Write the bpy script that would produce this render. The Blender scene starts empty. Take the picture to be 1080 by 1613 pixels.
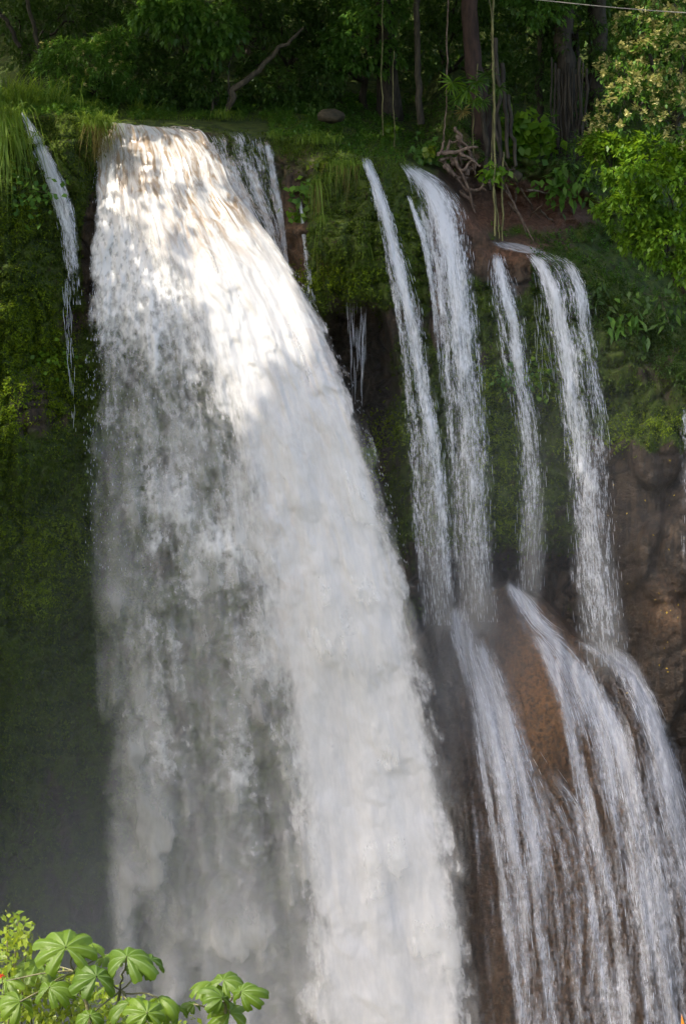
import bpy, math, random
import numpy as np
from mathutils import Vector
C = bpy.context.scene
COL = C.collection
rng = np.random.default_rng(7)
random.seed(7)

# ------------------------------------------------------------------ camera
FPX = 3235.0
CAM = np.array([0.0, -60.0, 1.5])
PITCH = math.atan(656.5 / FPX)
cam = bpy.data.cameras.new('camera')
cam.sensor_fit = 'VERTICAL'
cam.sensor_height = 24.0
cam.sensor_width = 24.0 * 1080 / 1613
cam.lens = 24.0 * FPX / 1613
cam.clip_start = 0.5
cam.clip_end = 600
camo = bpy.data.objects.new('camera', cam)
camo.location = CAM
camo.rotation_euler = (math.pi / 2 - PITCH, 0, 0)
COL.objects.link(camo)
C.camera = camo

# ------------------------------------------------------------------ light
SUN = np.array([-0.52, -0.30, 0.80])
SUN = SUN / np.linalg.norm(SUN)
w = bpy.data.worlds.new('World')
C.world = w
w.use_nodes = True
nt = w.node_tree
sky = nt.nodes.new('ShaderNodeTexSky')
sky.sky_type = 'NISHITA'
sky.sun_disc = False
sky.sun_elevation = math.asin(SUN[2])
sky.sun_rotation = math.atan2(SUN[0], SUN[1])
sky.air_density = 1.0
sky.dust_density = 5.0
sky.ozone_density = 0.4
nt.nodes['Background'].inputs[1].default_value = 0.15
nt.links.new(sky.outputs[0], nt.nodes['Background'].inputs[0])
sl = bpy.data.lights.new('sun', 'SUN')
sl.energy = 2.0
sl.angle = math.radians(0.6)
sl.color = (1.0, 0.93, 0.82)
so = bpy.data.objects.new('sun', sl)
so.rotation_euler = Vector(SUN).to_track_quat('Z', 'Y').to_euler()
so.location = (0, 0, 40)
COL.objects.link(so)
C.view_settings.view_transform = 'Standard'
C.view_settings.look = 'None'
C.view_settings.gamma = 1
C.view_settings.use_curve_mapping = False
C.view_settings.exposure = 1.75
C.cycles.transparent_max_bounces = 24
C.cycles.max_bounces = 6
C.cycles.diffuse_bounces = 4
C.cycles.transmission_bounces = 6
C.cycles.volume_bounces = 1
C.cycles.use_denoising = True

# ------------------------------------------------------------------ picture geometry helpers
cp, sp = math.cos(PITCH), math.sin(PITCH)
def P(px, py, Y):
    """point of the vertical plane y = Y seen at photograph pixel px, py"""
    px, py, Y = np.broadcast_arrays(np.asarray(px, float), np.asarray(py, float), np.asarray(Y, float))
    u = (px - 540.0); v = (806.5 - py)
    dx = u
    dy = FPX * cp + v * sp
    dz = -FPX * sp + v * cp
    t = (Y - CAM[1]) / dy
    return np.stack([CAM[0] + dx * t, Y, CAM[2] + dz * t], -1)
def proj(p):
    d = np.asarray(p, float) - CAM
    f = d[..., 1] * cp - d[..., 2] * sp
    up = d[..., 1] * sp + d[..., 2] * cp
    return 540 + d[..., 0] / f * FPX, 806.5 - up / f * FPX

def sstep(a, b, x):
    t = np.clip((x - a) / (b - a), 0, 1)
    return t * t * (3 - 2 * t)
def _h(ix, iy, iz, s):
    n = (ix * 73856093) ^ (iy * 19349663) ^ (iz * 83492791) ^ (s * 2654435761)
    n = n & 0xffffffff
    n = ((n ^ (n >> 16)) * 0x45d9f3b) & 0xffffffff
    n = ((n ^ (n >> 16)) * 0x45d9f3b) & 0xffffffff
    return (n ^ (n >> 16)) & 0xffffffff
def noise(x, y, z=0.0, s=0):
    """gradient noise, about -1..1"""
    x, y, z = np.broadcast_arrays(np.asarray(x, float), np.asarray(y, float), np.asarray(z, float))
    ix = np.floor(x).astype(np.int64); iy = np.floor(y).astype(np.int64); iz = np.floor(z).astype(np.int64)
    fx, fy, fz = x - ix, y - iy, z - iz
    wx, wy, wz = [f * f * f * (f * (f * 6 - 15) + 10) for f in (fx, fy, fz)]
    out = 0
    for a in (0, 1):
        for b in (0, 1):
            for c in (0, 1):
                hh = _h(ix + a, iy + b, iz + c, s)
                gx = (hh & 1023) / 511.5 - 1; gy = ((hh >> 10) & 1023) / 511.5 - 1; gz = ((hh >> 20) & 1023) / 511.5 - 1
                g = gx * (fx - a) + gy * (fy - b) + gz * (fz - c)
                out = out + g * (wx if a else 1 - wx) * (wy if b else 1 - wy) * (wz if c else 1 - wz)
    return out * 1.6
def fbm(x, y, z=0.0, s=0, o=4, g=0.5):
    t, a, f, n = 0, 1.0, 1.0, 0
    for k in range(o):
        t = t + a * noise(x * f, y * f, z * f if not np.isscalar(z) or z else 0.37 * k, s + k)
        n += a; a *= g; f *= 2.03
    return t / n
def interp(x, pts):
    p = np.array(pts, float)
    return np.interp(x, p[:, 0], p[:, 1])
def smooth_interp(x, xs, ys):
    """monotone-ish cubic (Catmull-Rom) through xs, ys"""
    xs = np.asarray(xs, float); ys = np.asarray(ys, float); x = np.clip(x, xs[0], xs[-1])
    m = np.gradient(ys, xs)
    i = np.clip(np.searchsorted(xs, x) - 1, 0, len(xs) - 2)
    hh = xs[i + 1] - xs[i]; t = (x - xs[i]) / hh
    return ((2*t**3 - 3*t**2 + 1) * ys[i] + (t**3 - 2*t**2 + t) * hh * m[i] + (-2*t**3 + 3*t**2) * ys[i + 1] + (t**3 - t**2) * hh * m[i + 1])

# ------------------------------------------------------------------ mesh helpers
def link(name, me, mat=None, parent=None):
    o = bpy.data.objects.new(name, me)
    COL.objects.link(o)
    if mat is not None:
        me.materials.append(mat)
    if parent is not None:
        o.parent = parent
        q = parent; off = Vector((0, 0, 0))
        while q is not None:
            off += q.location; q = q.parent
        o.location = -off
    return o
def mesh_np(name, V, Fq, mat=None, parent=None, smooth=True, attrs=None, uv=None, local=False):
    """V (n,3); Fq (m,3) or (m,4) faces; attrs {name: per-vertex floats or (n,3) colours}; uv (n,2)"""
    V = np.asarray(V, float); Fq = np.asarray(Fq, np.int64)
    me = bpy.data.meshes.new(name)
    k = Fq.shape[1]
    me.vertices.add(len(V)); me.vertices.foreach_set('co', V.astype(np.float32).ravel())
    me.loops.add(Fq.size); me.loops.foreach_set('vertex_index', Fq.astype(np.int32).ravel())
    me.polygons.add(len(Fq))
    me.polygons.foreach_set('loop_start', np.arange(0, Fq.size, k, dtype=np.int32))
    me.update(calc_edges=True)
    if smooth:
        me.polygons.foreach_set('use_smooth', np.ones(len(Fq), bool))
    for an, av in (attrs or {}).items():
        av = np.asarray(av, np.float32)
        if av.ndim == 1:
            a = me.attributes.new(an, 'FLOAT', 'POINT'); a.data.foreach_set('value', av)
        else:
            a = me.attributes.new(an, 'FLOAT_COLOR', 'POINT')
            a.data.foreach_set('color', np.concatenate([av, np.ones((len(av), 1), np.float32)], 1).ravel())
    if uv is not None:
        l = me.uv_layers.new(name='flow')
        l.data.foreach_set('uv', np.asarray(uv, np.float32)[Fq.ravel()].ravel())
    o = link(name, me, mat, parent)
    if local:
        o.location = (0, 0, 0)
    return o
def grid_faces(nv, nu):
    i = np.arange(nv - 1)[:, None] * nu + np.arange(nu - 1)[None]
    i = i.ravel()
    return np.stack([i, i + 1, i + nu + 1, i + nu], 1)
def tag(o, label=None, cat=None, group=None, kind=None):
    if label: o['label'] = label
    if cat: o['category'] = cat
    if group: o['group'] = group
    if kind: o['kind'] = kind
    return o
def thing(name, loc, label, cat, group=None):
    e = bpy.data.objects.new(name, None)
    e.location = [float(c) for c in loc]
    e.empty_display_size = 0.3
    COL.objects.link(e)
    return tag(e, label, cat, group)
class MB:
    """collects tubes as one mesh"""
    def __init__(s): s.v = []; s.f = []; s.n = 0
    def tube(s, pts, rad, k=6, cap=True):
        pts = np.asarray(pts, float); n = len(pts)
        rad = np.broadcast_to(np.asarray(rad, float), (n,))
        tan = np.gradient(pts, axis=0); tan /= np.linalg.norm(tan, axis=1, keepdims=True) + 1e-9
        ref = np.array([0, 1.0, 0.13]) if abs(tan[0][2]) > 0.6 else np.array([0, 0.13, 1.0])
        a = np.cross(tan, ref); a /= np.linalg.norm(a, axis=1, keepdims=True) + 1e-9
        b = np.cross(tan, a)
        th = np.arange(k) / k * 2 * math.pi
        ring = pts[:, None] + rad[:, None, None] * (np.cos(th)[None, :, None] * a[:, None] + np.sin(th)[None, :, None] * b[:, None])
        s.v.append(ring.reshape(-1, 3))
        for i in range(n - 1):
            for j in range(k):
                j2 = (j + 1) % k
                s.f.append((s.n + i*k + j, s.n + i*k + j2, s.n + (i+1)*k + j2, s.n + (i+1)*k + j))
        s.n += n * k
        return s
    def build(s, name, mat, parent=None, **kw):
        return mesh_np(name, np.concatenate(s.v), np.array(s.f), mat, parent, **kw)
def wander(p0, p1, n=10, amp=0.1, seed=0, sag=0.0):
    p0 = np.asarray(p0, float); p1 = np.asarray(p1, float)
    t = np.linspace(0, 1, n)[:, None]
    q = p0 + (p1 - p0) * t
    e = np.sin(t * math.pi) ** 0.7
    L = np.linalg.norm(p1 - p0)
    for c in range(3):
        q[:, c] += amp * (e[:, 0]) * fbm(t[:, 0] * max(2, L) * 1.1 + seed * 3.7, seed * 1.3 + c * 5.1, s=seed) * 2
    q[:, 2] -= sag * np.sin(t[:, 0] * math.pi)
    return q

# ------------------------------------------------------------------ material helpers
def mat(name):
    m = bpy.data.materials.new(name); m.use_nodes = True
    nt = m.node_tree; nt.nodes.clear()
    out = nt.nodes.new('ShaderNodeOutputMaterial')
    return m, nt, out
class N:
    """tiny node builder"""
    def __init__(s, nt): s.t = nt
    def new(s, typ, ins=None, **kw):
        n = s.t.nodes.new(typ)
        for k, v in kw.items(): setattr(n, k, v)
        for k, v in (ins or {}).items():
            if hasattr(v, 'is_output') or isinstance(v, bpy.types.NodeSocket): s.t.links.new(v, n.inputs[k])
            else: n.inputs[k].default_value = v
        return n
    def math(s, op, a, b=0.0, c=0.0, clamp=False):
        return s.new('ShaderNodeMath', {0: a, 1: b, 2: c}, operation=op, use_clamp=clamp).outputs[0]
    def attr(s, name): return s.new('ShaderNodeAttribute', attribute_name=name)
    def noise(s, vec, scale, detail=3, rough=0.55, dist=0.0):
        n = s.new('ShaderNodeTexNoise', {'Scale': scale, 'Detail': detail, 'Roughness': rough, 'Distortion': dist})
        s.t.links.new(vec, n.inputs['Vector']); return n.outputs['Fac']
    def mapping(s, vec, scale=(1, 1, 1), loc=(0, 0, 0)):
        return s.new('ShaderNodeMapping', {'Vector': vec, 'Scale': scale, 'Location': loc}).outputs[0]
    def ramp(s, fac, pts):
        r = s.new('ShaderNodeMapRange', {'Value': fac, 'From Min': pts[0], 'From Max': pts[1], 'To Min': pts[2], 'To Max': pts[3]})
        r.interpolation_type = 'SMOOTHSTEP'; return r.outputs[0]
    def mix(s, f, a, b):
        n = s.t.nodes.new('ShaderNodeMix'); n.data_type = 'RGBA'
        for sock, v in ((n.inputs[0], f), (n.inputs[6], a), (n.inputs[7], b)):
            if isinstance(v, bpy.types.NodeSocket): s.t.links.new(v, sock)
            else: sock.default_value = v if not isinstance(v, tuple) else (*v, 1) if len(v) == 3 else v
        return n.outputs[2]
# ------------------------------------------------------------------ materials
def rock_material():
    m, nt, out = mat('cliff_rock'); n = N(nt)
    geo = n.new('ShaderNodeNewGeometry'); pos = geo.outputs['Position']
    fine = n.noise(pos, 9, 6, .65); mid = n.noise(pos, 1.3, 5, .6)
    streak = n.noise(n.mapping(pos, (5, 5, .55)), 1.0, 6, .65, .4)
    spots = n.noise(pos, 38, 3, .6)
    base = n.mix(n.ramp(mid, (.35, .65, 0, 1)), (.072, .052, .034), (.150, .100, .060))
    base = n.mix(n.ramp(streak, (.42, .62, 0, .9)), base, (.026, .021, .016))
    base = n.mix(n.ramp(fine, (.5, .75, 0, .6)), base, (.17, .105, .065))
    och = n.attr('ochre').outputs['Fac']
    of = n.math('MULTIPLY', och, n.ramp(fine, (.36, .62, .15, 1)))
    base = n.mix(of, base, (.30, .145, .055))
    of2 = n.math('MULTIPLY', och, n.ramp(spots, (.6, .72, 0, .8)))
    base = n.mix(of2, base, (.42, .22, .05))
    wet = n.attr('wet').outputs['Fac']
    base = n.mix(n.math('MULTIPLY', wet, .7), base, (.022, .021, .019))
    soil = n.attr('soil').outputs['Fac']
    sc = n.mix(n.ramp(fine, (.4, .65, 0, 1)), (.10, .048, .026), (.20, .10, .06))
    base = n.mix(soil, base, sc)
    moss = n.attr('moss').outputs['Fac']
    mf = n.math('MULTIPLY', n.math('ADD', moss, n.math('MULTIPLY', n.math('SUBTRACT', mid, .5), .9)), 1.0, clamp=True)
    mf = n.ramp(mf, (.25, .6, 0, 1))
    grn = n.mix(n.ramp(n.noise(pos, 2.2, 4), (.35, .65, 0, 1)), (.030, .055, .010), (.085, .12, .016))
    grn = n.mix(n.ramp(spots, (.5, .7, 0, .8)), grn, (.10, .13, .02))
    grn = n.mix(n.ramp(n.noise(pos, 5.5, 4), (.55, .7, 0, .8)), grn, (.055, .038, .014))
    base = n.mix(mf, base, grn)
    b1 = n.new('ShaderNodeBump', {'Height': n.math('ADD', n.math('ADD', fine, n.math('MULTIPLY', streak, .7)), n.math('MULTIPLY', spots, .35)), 'Strength': .8, 'Distance': .16})
    rough = n.ramp(wet, (0, 1, .75, .42))
    rough = n.mix(mf, rough, (.9, .9, .9))
    p = n.new('ShaderNodeBsdfPrincipled', {'Base Color': base, 'Roughness': rough, 'Normal': b1.outputs[0], 'Specular IOR Level': .35})
    nt.links.new(p.outputs[0], out.inputs[0])
    return m
def leaf_material(name, c1, c2, trans=.45, rough=.5, spec=.3, vein=False):
    """c1..c2 picked per leaf by the 'tint' attribute"""
    m, nt, out = mat(name); n = N(nt)
    t = n.attr('tint').outputs['Fac']
    geo = n.new('ShaderNodeNewGeometry')
    col = n.mix(t, c1, c2)
    col = n.mix(n.ramp(n.noise(geo.outputs['Position'], 1.1, 3), (.35, .7, 0, .5)), col, tuple(x * .6 for x in c1))
    if vein:
        col = n.mix(n.attr('rib').outputs['Fac'], col, (.26, .33, .17))
    p = n.new('ShaderNodeBsdfPrincipled', {'Base Color': col, 'Roughness': rough, 'Specular IOR Level': spec})
    tr = n.new('ShaderNodeBsdfTranslucent', {'Color': n.mix(.35, col, tuple(min(1, x * 2.2) for x in (c2[0] * 1.1, c2[1], c2[2] * .5)))})
    mx = n.new('ShaderNodeMixShader', {0: trans, 1: p.outputs[0], 2: tr.outputs[0]})
    nt.links.new(mx.outputs[0], out.inputs[0])
    return m
def plain_material(name, c1, c2, scale=6, rough=.8, stretch=(1, 1, 1), bump=.4):
    m, nt, out = mat(name); n = N(nt)
    geo = n.new('ShaderNodeNewGeometry'); pos = n.mapping(geo.outputs['Position'], stretch)
    f = n.noise(pos, scale, 5, .6)
    col = n.mix(n.ramp(f, (.35, .66, 0, 1)), c1, c2)
    b = n.new('ShaderNodeBump', {'Height': f, 'Strength': bump, 'Distance': .05})
    p = n.new('ShaderNodeBsdfPrincipled', {'Base Color': col, 'Roughness': rough, 'Normal': b.outputs[0]})
    nt.links.new(p.outputs[0], out.inputs[0])
    return m
def water_material(name, streak_u=7, streak_v=.8, grain_u=22, grain_v=5, soft=1.6, thr=.5, amax=1.0, tint=(.88, .87, .85), silt=(.50, .37, .25), trans=.35, amp=1.0, bump=.5):
    """aerated falling water: 'dens' is how much water there is, noise breaks it into threads and drops"""
    m, nt, out = mat(name); n = N(nt)
    uv = n.new('ShaderNodeUVMap', uv_map='flow').outputs[0]
    wob = n.noise(n.mapping(uv, (1.2, .9, 1)), 1.0, 2)
    sh = n.new('ShaderNodeCombineXYZ', {0: n.math('MULTIPLY', wob, .16)}).outputs[0]
    uvw = n.new('ShaderNodeVectorMath', {0: uv, 1: sh}, operation='ADD').outputs[0]
    s = n.noise(n.mapping(uvw, (streak_u, streak_v, 1)), 1.0, 4, .6)
    g = n.noise(n.mapping(uvw, (grain_u, grain_v, 1)), 1.0, 3, .65)
    d = n.attr('dens').outputs['Fac']
    x = n.math('ADD', n.math('MULTIPLY', n.math('SUBTRACT', s, .5), 2.2 * amp), n.math('MULTIPLY', n.math('SUBTRACT', g, .5), 1.8 * amp))
    a = n.math('MULTIPLY', n.math('ADD', n.math('SUBTRACT', d, thr), n.math('MULTIPLY', x, n.math('SUBTRACT', 1.15, d))), soft)
    a = n.math('ADD', a, .5, clamp=True)
    gate = n.ramp(d, (0.0, .22, 0, 1))
    a = n.math('MULTIPLY', n.math('MULTIPLY', a, gate), amax, clamp=True)
    sl = n.attr('silt').outputs['Fac']
    sn = n.noise(n.mapping(uvw, (2.2, 1.4, 1)), 1.0, 5, .6, 1.2)
    sf = n.math('MULTIPLY', sl, n.ramp(sn, (.42, .62, 0, 1)))
    col = n.mix(sf, tint, silt)
    bmp = n.new('ShaderNodeBump', {'Height': n.math('ADD', n.math('MULTIPLY', s, .6), n.math('MULTIPLY', g, .5)), 'Strength': bump, 'Distance': .07})
    dif = n.new('ShaderNodeBsdfDiffuse', {'Color': col, 'Normal': bmp.outputs[0]})
    trn = n.new('ShaderNodeBsdfTranslucent', {'Color': col, 'Normal': bmp.outputs[0]})
    m1 = n.new('ShaderNodeMixShader', {0: trans, 1: dif.outputs[0], 2: trn.outputs[0]})
    gl = n.new('ShaderNodeBsdfGlossy', {'Color': (1, 1, 1, 1), 'Roughness': .25, 'Normal': bmp.outputs[0]})
    m1 = n.new('ShaderNodeMixShader', {0: n.math('ADD', n.math('MULTIPLY', sf, .10), .03), 1: m1.outputs[0], 2: gl.outputs[0]})
    tp = n.new('ShaderNodeBsdfTransparent')
    mx = n.new('ShaderNodeMixShader', {0: a, 1: tp.outputs[0], 2: m1.outputs[0]})
    nt.links.new(mx.outputs[0], out.inputs[0])
    return m
M = {}
M['rock'] = rock_material()
M['moss_leaf'] = leaf_material('moss_leaf', (.035, .072, .010), (.16, .22, .024), .3, .7, .15)
M['leaf_dark'] = leaf_material('leaf_dark', (.036, .080, .016), (.10, .185, .030), .35, .5, .35)
M['leaf_mid'] = leaf_material('leaf_mid', (.050, .135, .022), (.14, .27, .038), .4, .45, .35)
M['leaf_bright'] = leaf_material('leaf_bright', (.060, .16, .014), (.21, .34, .022), .45, .45, .35)
M['leaf_lime'] = leaf_material('leaf_lime', (.10, .17, .015), (.26, .32, .03), .5, .4, .4)
M['grass'] = leaf_material('grass_blade', (.070, .15, .018), (.24, .34, .045), .45, .45, .3)
M['grass_dry'] = leaf_material('grass_dry', (.13, .12, .035), (.30, .24, .08), .4, .6, .2)
M['blossom'] = leaf_material('blossom', (.38, .36, .13), (.66, .60, .27), .3, .8, .1)
M['palmate'] = leaf_material('palmate_leaf', (.060, .120, .010), (.16, .25, .018), .5, .48, .4, vein=True)
M['moss_lime'] = leaf_material('moss_lime', (.10, .17, .008), (.27, .35, .02), .35, .7, .15)
M['fallen'] = leaf_material('fallen_leaf', (.45, .30, .04), (.6, .42, .06), .2, .7, .2)
M['red'] = leaf_material('red_flower', (.45, .05, .02), (.6, .09, .03), .3, .6, .2)
M['orange'] = leaf_material('orange_leaf', (.60, .22, .03), (.75, .25, .03), .3, .6, .2)
M['bark'] = plain_material('bark', (.020, .016, .010), (.060, .048, .032), 7, .85, (1, 1, .25))
M['bark_red'] = plain_material('bark_reddish', (.026, .014, .010), (.065, .036, .026), 7, .85, (1, 1, .25))
M['bark_pale'] = plain_material('bark_pale', (.035, .030, .020), (.095, .078, .052), 9, .85, (1, 1, .25))
M['root'] = plain_material('root_wood', (.075, .050, .036), (.21, .15, .11), 9, .85, (1, 1, .5))
M['vine'] = plain_material('vine_stem', (.07, .065, .025), (.20, .19, .07), 8, .8, (1, 1, .3))
M['stem'] = plain_material('green_stem', (.07, .075, .03), (.14, .13, .06), 12, .6)
M['soil'] = plain_material('bank_soil', (.06, .03, .018), (.13, .065, .04), 5, .9, bump=.8)
M['boulder'] = plain_material('boulder_stone', (.022, .020, .010), (.075, .058, .030), 4, .85, bump=.8)
M['cable'] = plain_material('cable_metal', (.12, .11, .09), (.18, .17, .14), 3, .5, bump=0)
M['bank'] = plain_material('hillside_earth', (.035, .045, .016), (.09, .085, .035), .8, .9, bump=.8)
# ------------------------------------------------------------------ the cliff as one sheet of rock
LIP = [(-700, 150), (-200, 215), (-60, 265), (0, 215), (35, 188), (90, 178), (130, 185), (165, 197), (230, 199), (330, 208), (430, 216), (480, 218), (560, 246), (600, 250), (640, 258),
       (690, 282), (720, 312), (750, 358), (785, 388), (830, 396), (900, 426), (960, 462), (1020, 505), (1080, 545), (1200, 600), (1800, 700)]
def lip(px): return interp(px, LIP)
# face depth: (px, py, Y) relative to the picture
FACE = [(-700, 200, -14), (-700, 900, -13), (-700, 2100, -11), (-300, 260, -5.0), (-300, 900, -5.2), (-300, 2100, -4),
        (0, 260, -2.4), (0, 450, -2.9), (0, 620, -3.0), (0, 900, -2.4), (0, 1200, -1.2), (0, 1600, -0.4), (0, 2100, 0),
        (60, 260, -1.5), (80, 500, -1.5), (110, 700, -1.6), (110, 950, -1.0), (120, 1250, 0.6), (120, 1600, 1.4),
        (140, 260, -.6), (150, 420, -.4), (230, 205, 0), (330, 214, 0.1), (420, 225, 0), (250, 400, .4), (350, 500, .6), (430, 300, -.3),
        (440, 420, -.3), (300, 900, 1.2), (300, 1400, 2.0), (300, 2100, 2.0), (500, 1000, 1.5), (600, 1400, 1.0),
        (490, 250, -.5), (560, 290, -1.1), (470, 460, -.8), (600, 300, -1.2), (600, 460, -1.6), (520, 380, -1.5), (640, 300, -1.0), (640, 500, -1.3),
        (520, 560, .2), (560, 700, .6), (620, 640, -.5), (620, 800, -.3), (640, 900, 0.1),
        (700, 330, -.6), (740, 370, -.8), (720, 560, -.9), (720, 800, -.6), (720, 880, 0),
        (790, 400, -.6), (800, 520, -.6), (810, 700, -.4), (810, 880, .4), (880, 430, -.8), (890, 560, -.5), (900, 760, -.2), (900, 950, .3),
        (960, 480, -.9), (980, 620, -1.0), (1080, 560, -1.4), (1080, 720, -1.6), (960, 720, -1.0), (1000, 900, -1.5), (1080, 1000, -2.0), (1080, 1300, -2.6),
        (1000, 1300, -2), (1300, 700, -3), (1300, 1300, -4), (1300, 2100, -5), (1800, 800, -9), (1800, 2100, -10), (700, 1300, -0.5), (800, 2100, -2)]
def tps(pts):
    p = np.array(pts, float); X = p[:, :2] / 100; n = len(X)
    def U(r2): return r2 * np.log(r2 + 1e-9) * .5
    K = U(((X[:, None] - X[None]) ** 2).sum(-1)) + np.eye(n) * .02
    A = np.zeros((n + 3, n + 3)); A[:n, :n] = K; A[:n, n] = 1; A[:n, n+1:] = X; A[n, :n] = 1; A[n+1:, :n] = X.T
    wts = np.linalg.solve(A, np.concatenate([p[:, 2], [0, 0, 0]]))
    def f(px, py):
        px, py = np.broadcast_arrays(np.asarray(px, float) / 100, np.asarray(py, float) / 100)
        r = wts[n] + wts[n+1] * px + wts[n+2] * py
        for i in range(n): r = r + wts[i] * U((px - X[i, 0]) ** 2 + (py - X[i, 1]) ** 2)
        return r
    return f
_face = tps(FACE)
CREST = [(560, 1150), (640, 1020), (690, 968), (740, 936), (800, 910), (850, 936), (900, 988), (960, 1030), (1000, 1062), (1040, 1130), (1080, 1240), (1130, 1400), (1180, 1700)]
BUMPS = [(985, 792, 62, 145, .8), (1032, 715, 44, 60, .7), (1046, 880, 50, 74, .55), (1010, 1040, 80, 150, .8), (1060, 1060, 60, 120, .5),
         (900, 600, 60, 80, .5), (940, 690, 50, 50, .35), (770, 600, 50, 110, .45), (820, 560, 45, 60, .4), (660, 700, 50, 120, .35), (790, 800, 60, 90, .45),
         (870, 800, 40, 100, .4), (50, 470, 60, 90, .5), (20, 700, 60, 120, .6), (90, 900, 60, 110, .5), (40, 1000, 60, 90, .4), (115, 240, 40, 70, .5), (20, 330, 45, 60, .5),
         (540, 320, 110, 90, .4), (590, 405, 70, 90, .45), (500, 400, 50, 70, .35), (670, 350, 30, 60, .4), (960, 560, 60, 60, .5), (1050, 620, 60, 60, .4)]
def depth(px, py):
    """Y of the visible ground at photograph pixel px, py"""
    px, py = np.broadcast_arrays(np.asarray(px, float), np.asarray(py, float))
    L = lip(px)
    below = py - L
    Y = _face(px, np.maximum(py, L))
    # overhang of the mossy bluff: hollow below it
    edge = interp(px, [(430, 470), (480, 492), (510, 484), (560, 470), (600, 478), (622, 560), (640, 700)]) + 6 * noise(px / 16, 0.5, s=3)
    m = sstep(455, 490, px) * (1 - sstep(612, 650, px))
    Y = Y + m * sstep(edge, edge + 22, py) * (1 - sstep(760, 960, py)) * 2.1
    # hollow under the right curtain, above the dome
    m = sstep(650, 700, px) * (1 - sstep(930, 965, px))
    Y = Y + m * sstep(845, 885, py) * .9
    for cx, cy, rx, ry, a in BUMPS:
        r2 = ((px - cx) / rx) ** 2 + ((py - cy) / ry) ** 2
        Y = Y - a * np.sqrt(np.clip(1 - r2, 0, 1)) * np.clip((1 - r2) * 4, 0, 1) ** .5
    # curtains of tufa: upright folds
    X = px / 54.0; Z = py / 54.0
    amt = sstep(0, 60, below)
    folds = 1 - np.abs(fbm(X * 1.5 + .4 * noise(X * .6, Z * .5, s=5), Z * .30, s=11, o=3)) * 2.4
    Y = Y - amt * .32 * folds * (1 - .8 * sstep(925, 960, px) * sstep(690, 730, py))
    sm = 1 - .72 * sstep(925, 960, px) * sstep(690, 730, py)
    Y = Y - amt * sm * (.55 * fbm(X * .75, Z * .62, s=17, o=5) + .08 * noise(X * 5, Z * 4.2, s=23) + .05 * noise(X * 11, Z * 9, s=24))
    ledge = np.abs(noise(X * .9, Z * 1.6 + .5 * noise(X, Z, s=31), s=29))
    Y = Y + amt * sm * .25 * (1 - sstep(0, .16, ledge))
    # the dome the lower cascades run over
    cy_ = interp(px, CREST); bd = py - cy_
    k = np.clip(bd, 0, None)
    Yc = interp(px, [(560, .4), (700, -.6), (800, -1.0), (960, -1.7), (1080, -3.0), (1180, -4)])
    Yd = Yc - .10 * np.sqrt(k) - .0040 * k - .22 * (fbm(X * 1.3 - Z * .25, Z * .22, s=41, o=4)) - .07 * (1 - np.abs(noise(X * 2.6 - Z * .4, Z * .22, s=43)) * 2) - .04 * noise(X * 8, Z * 5, s=44) - .03 * noise(X * 17, Z * 9, s=45) + .045 * (1 - sstep(0, .08, np.abs(noise(X * 1.6 - Z * .35 + .5 * noise(X * 2, Z * 1.2, s=47), Z * .5, s=46)))) - .03 * np.abs(noise(X * 2, Z * .8, s=48))
    md = sstep(0, 10, bd) * sstep(600, 690, px + .12 * (py - 1000))
    Y = np.where(bd > 0, Y * (1 - md) + np.minimum(Y, Yd) * md, Y)
    # above the lip: shelf, bank, forest floor, hill
    up = -below
    Ys = _face(px, L)
    right = sstep(640, 740, px)
    hl = .020 + .035 * (1 - right)
    y1 = Ys + np.clip(up, 0, 30) * np.where(px > 640, .055, .11)
    # right: shelf (to ~y 372) then a steep bank up to y 240, then floor
    bk = np.clip(L - interp(px, [(600, 250), (650, 262), (700, 300), (760, 366), (860, 372), (960, 400), (1080, 440)]), 4, 80)
    flat_r = np.clip(up, 0, bk) * .05
    steep_r = np.clip(up - bk, 0, 120) * .012
    floor_r = np.clip(up - bk - 120, 0, None) * .12
    flat_l = np.clip(up, 0, 22) * .13
    floor_l = np.clip(up - 22, 0, None) * .10
    ext = flat_r * right + flat_l * (1 - right) + steep_r * right + floor_r * right + floor_l * (1 - right)
    ext = np.minimum(ext, 26 + 0 * ext)
    # hollow with roots behind the falls on the right
    hol = np.exp(-((px - 745) / 48) ** 2 - ((py - 300) / 45) ** 2) * 1.4 + np.exp(-((px - 850) / 60) ** 2 - ((py - 318) / 26) ** 2) * 1.3
    rough = sstep(4, 40, up) * (.25 * fbm(X * 1.1, Z * 2.2, s=51, o=4) + .14 * np.abs(noise(X * 3, Z * 5, s=52)))
    Y = np.where(up > 0, Ys + ext + hol * sstep(0, 20, up) + rough * (1 + .02 * np.clip(up, 0, 200)), Y)
    return np.clip(Y, -30, 34)
ax = np.concatenate([np.arange(-700, -20, 22), np.arange(-20, 1100, 3.4), np.arange(1100, 1800, 25)])
ay = np.concatenate([np.arange(-420, -10, 24), np.arange(-10, 1640, 3.6), np.arange(1645, 2150, 30)])
GX, GY = np.meshgrid(ax, ay)
GD = depth(GX, GY)
GV = P(GX, GY, GD)
def blob(px, py, cx, cy, rx, ry, p=2.0):
    return np.exp(-(((px - cx) / rx) ** 2 + ((py - cy) / ry) ** 2) ** (p / 2))
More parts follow.
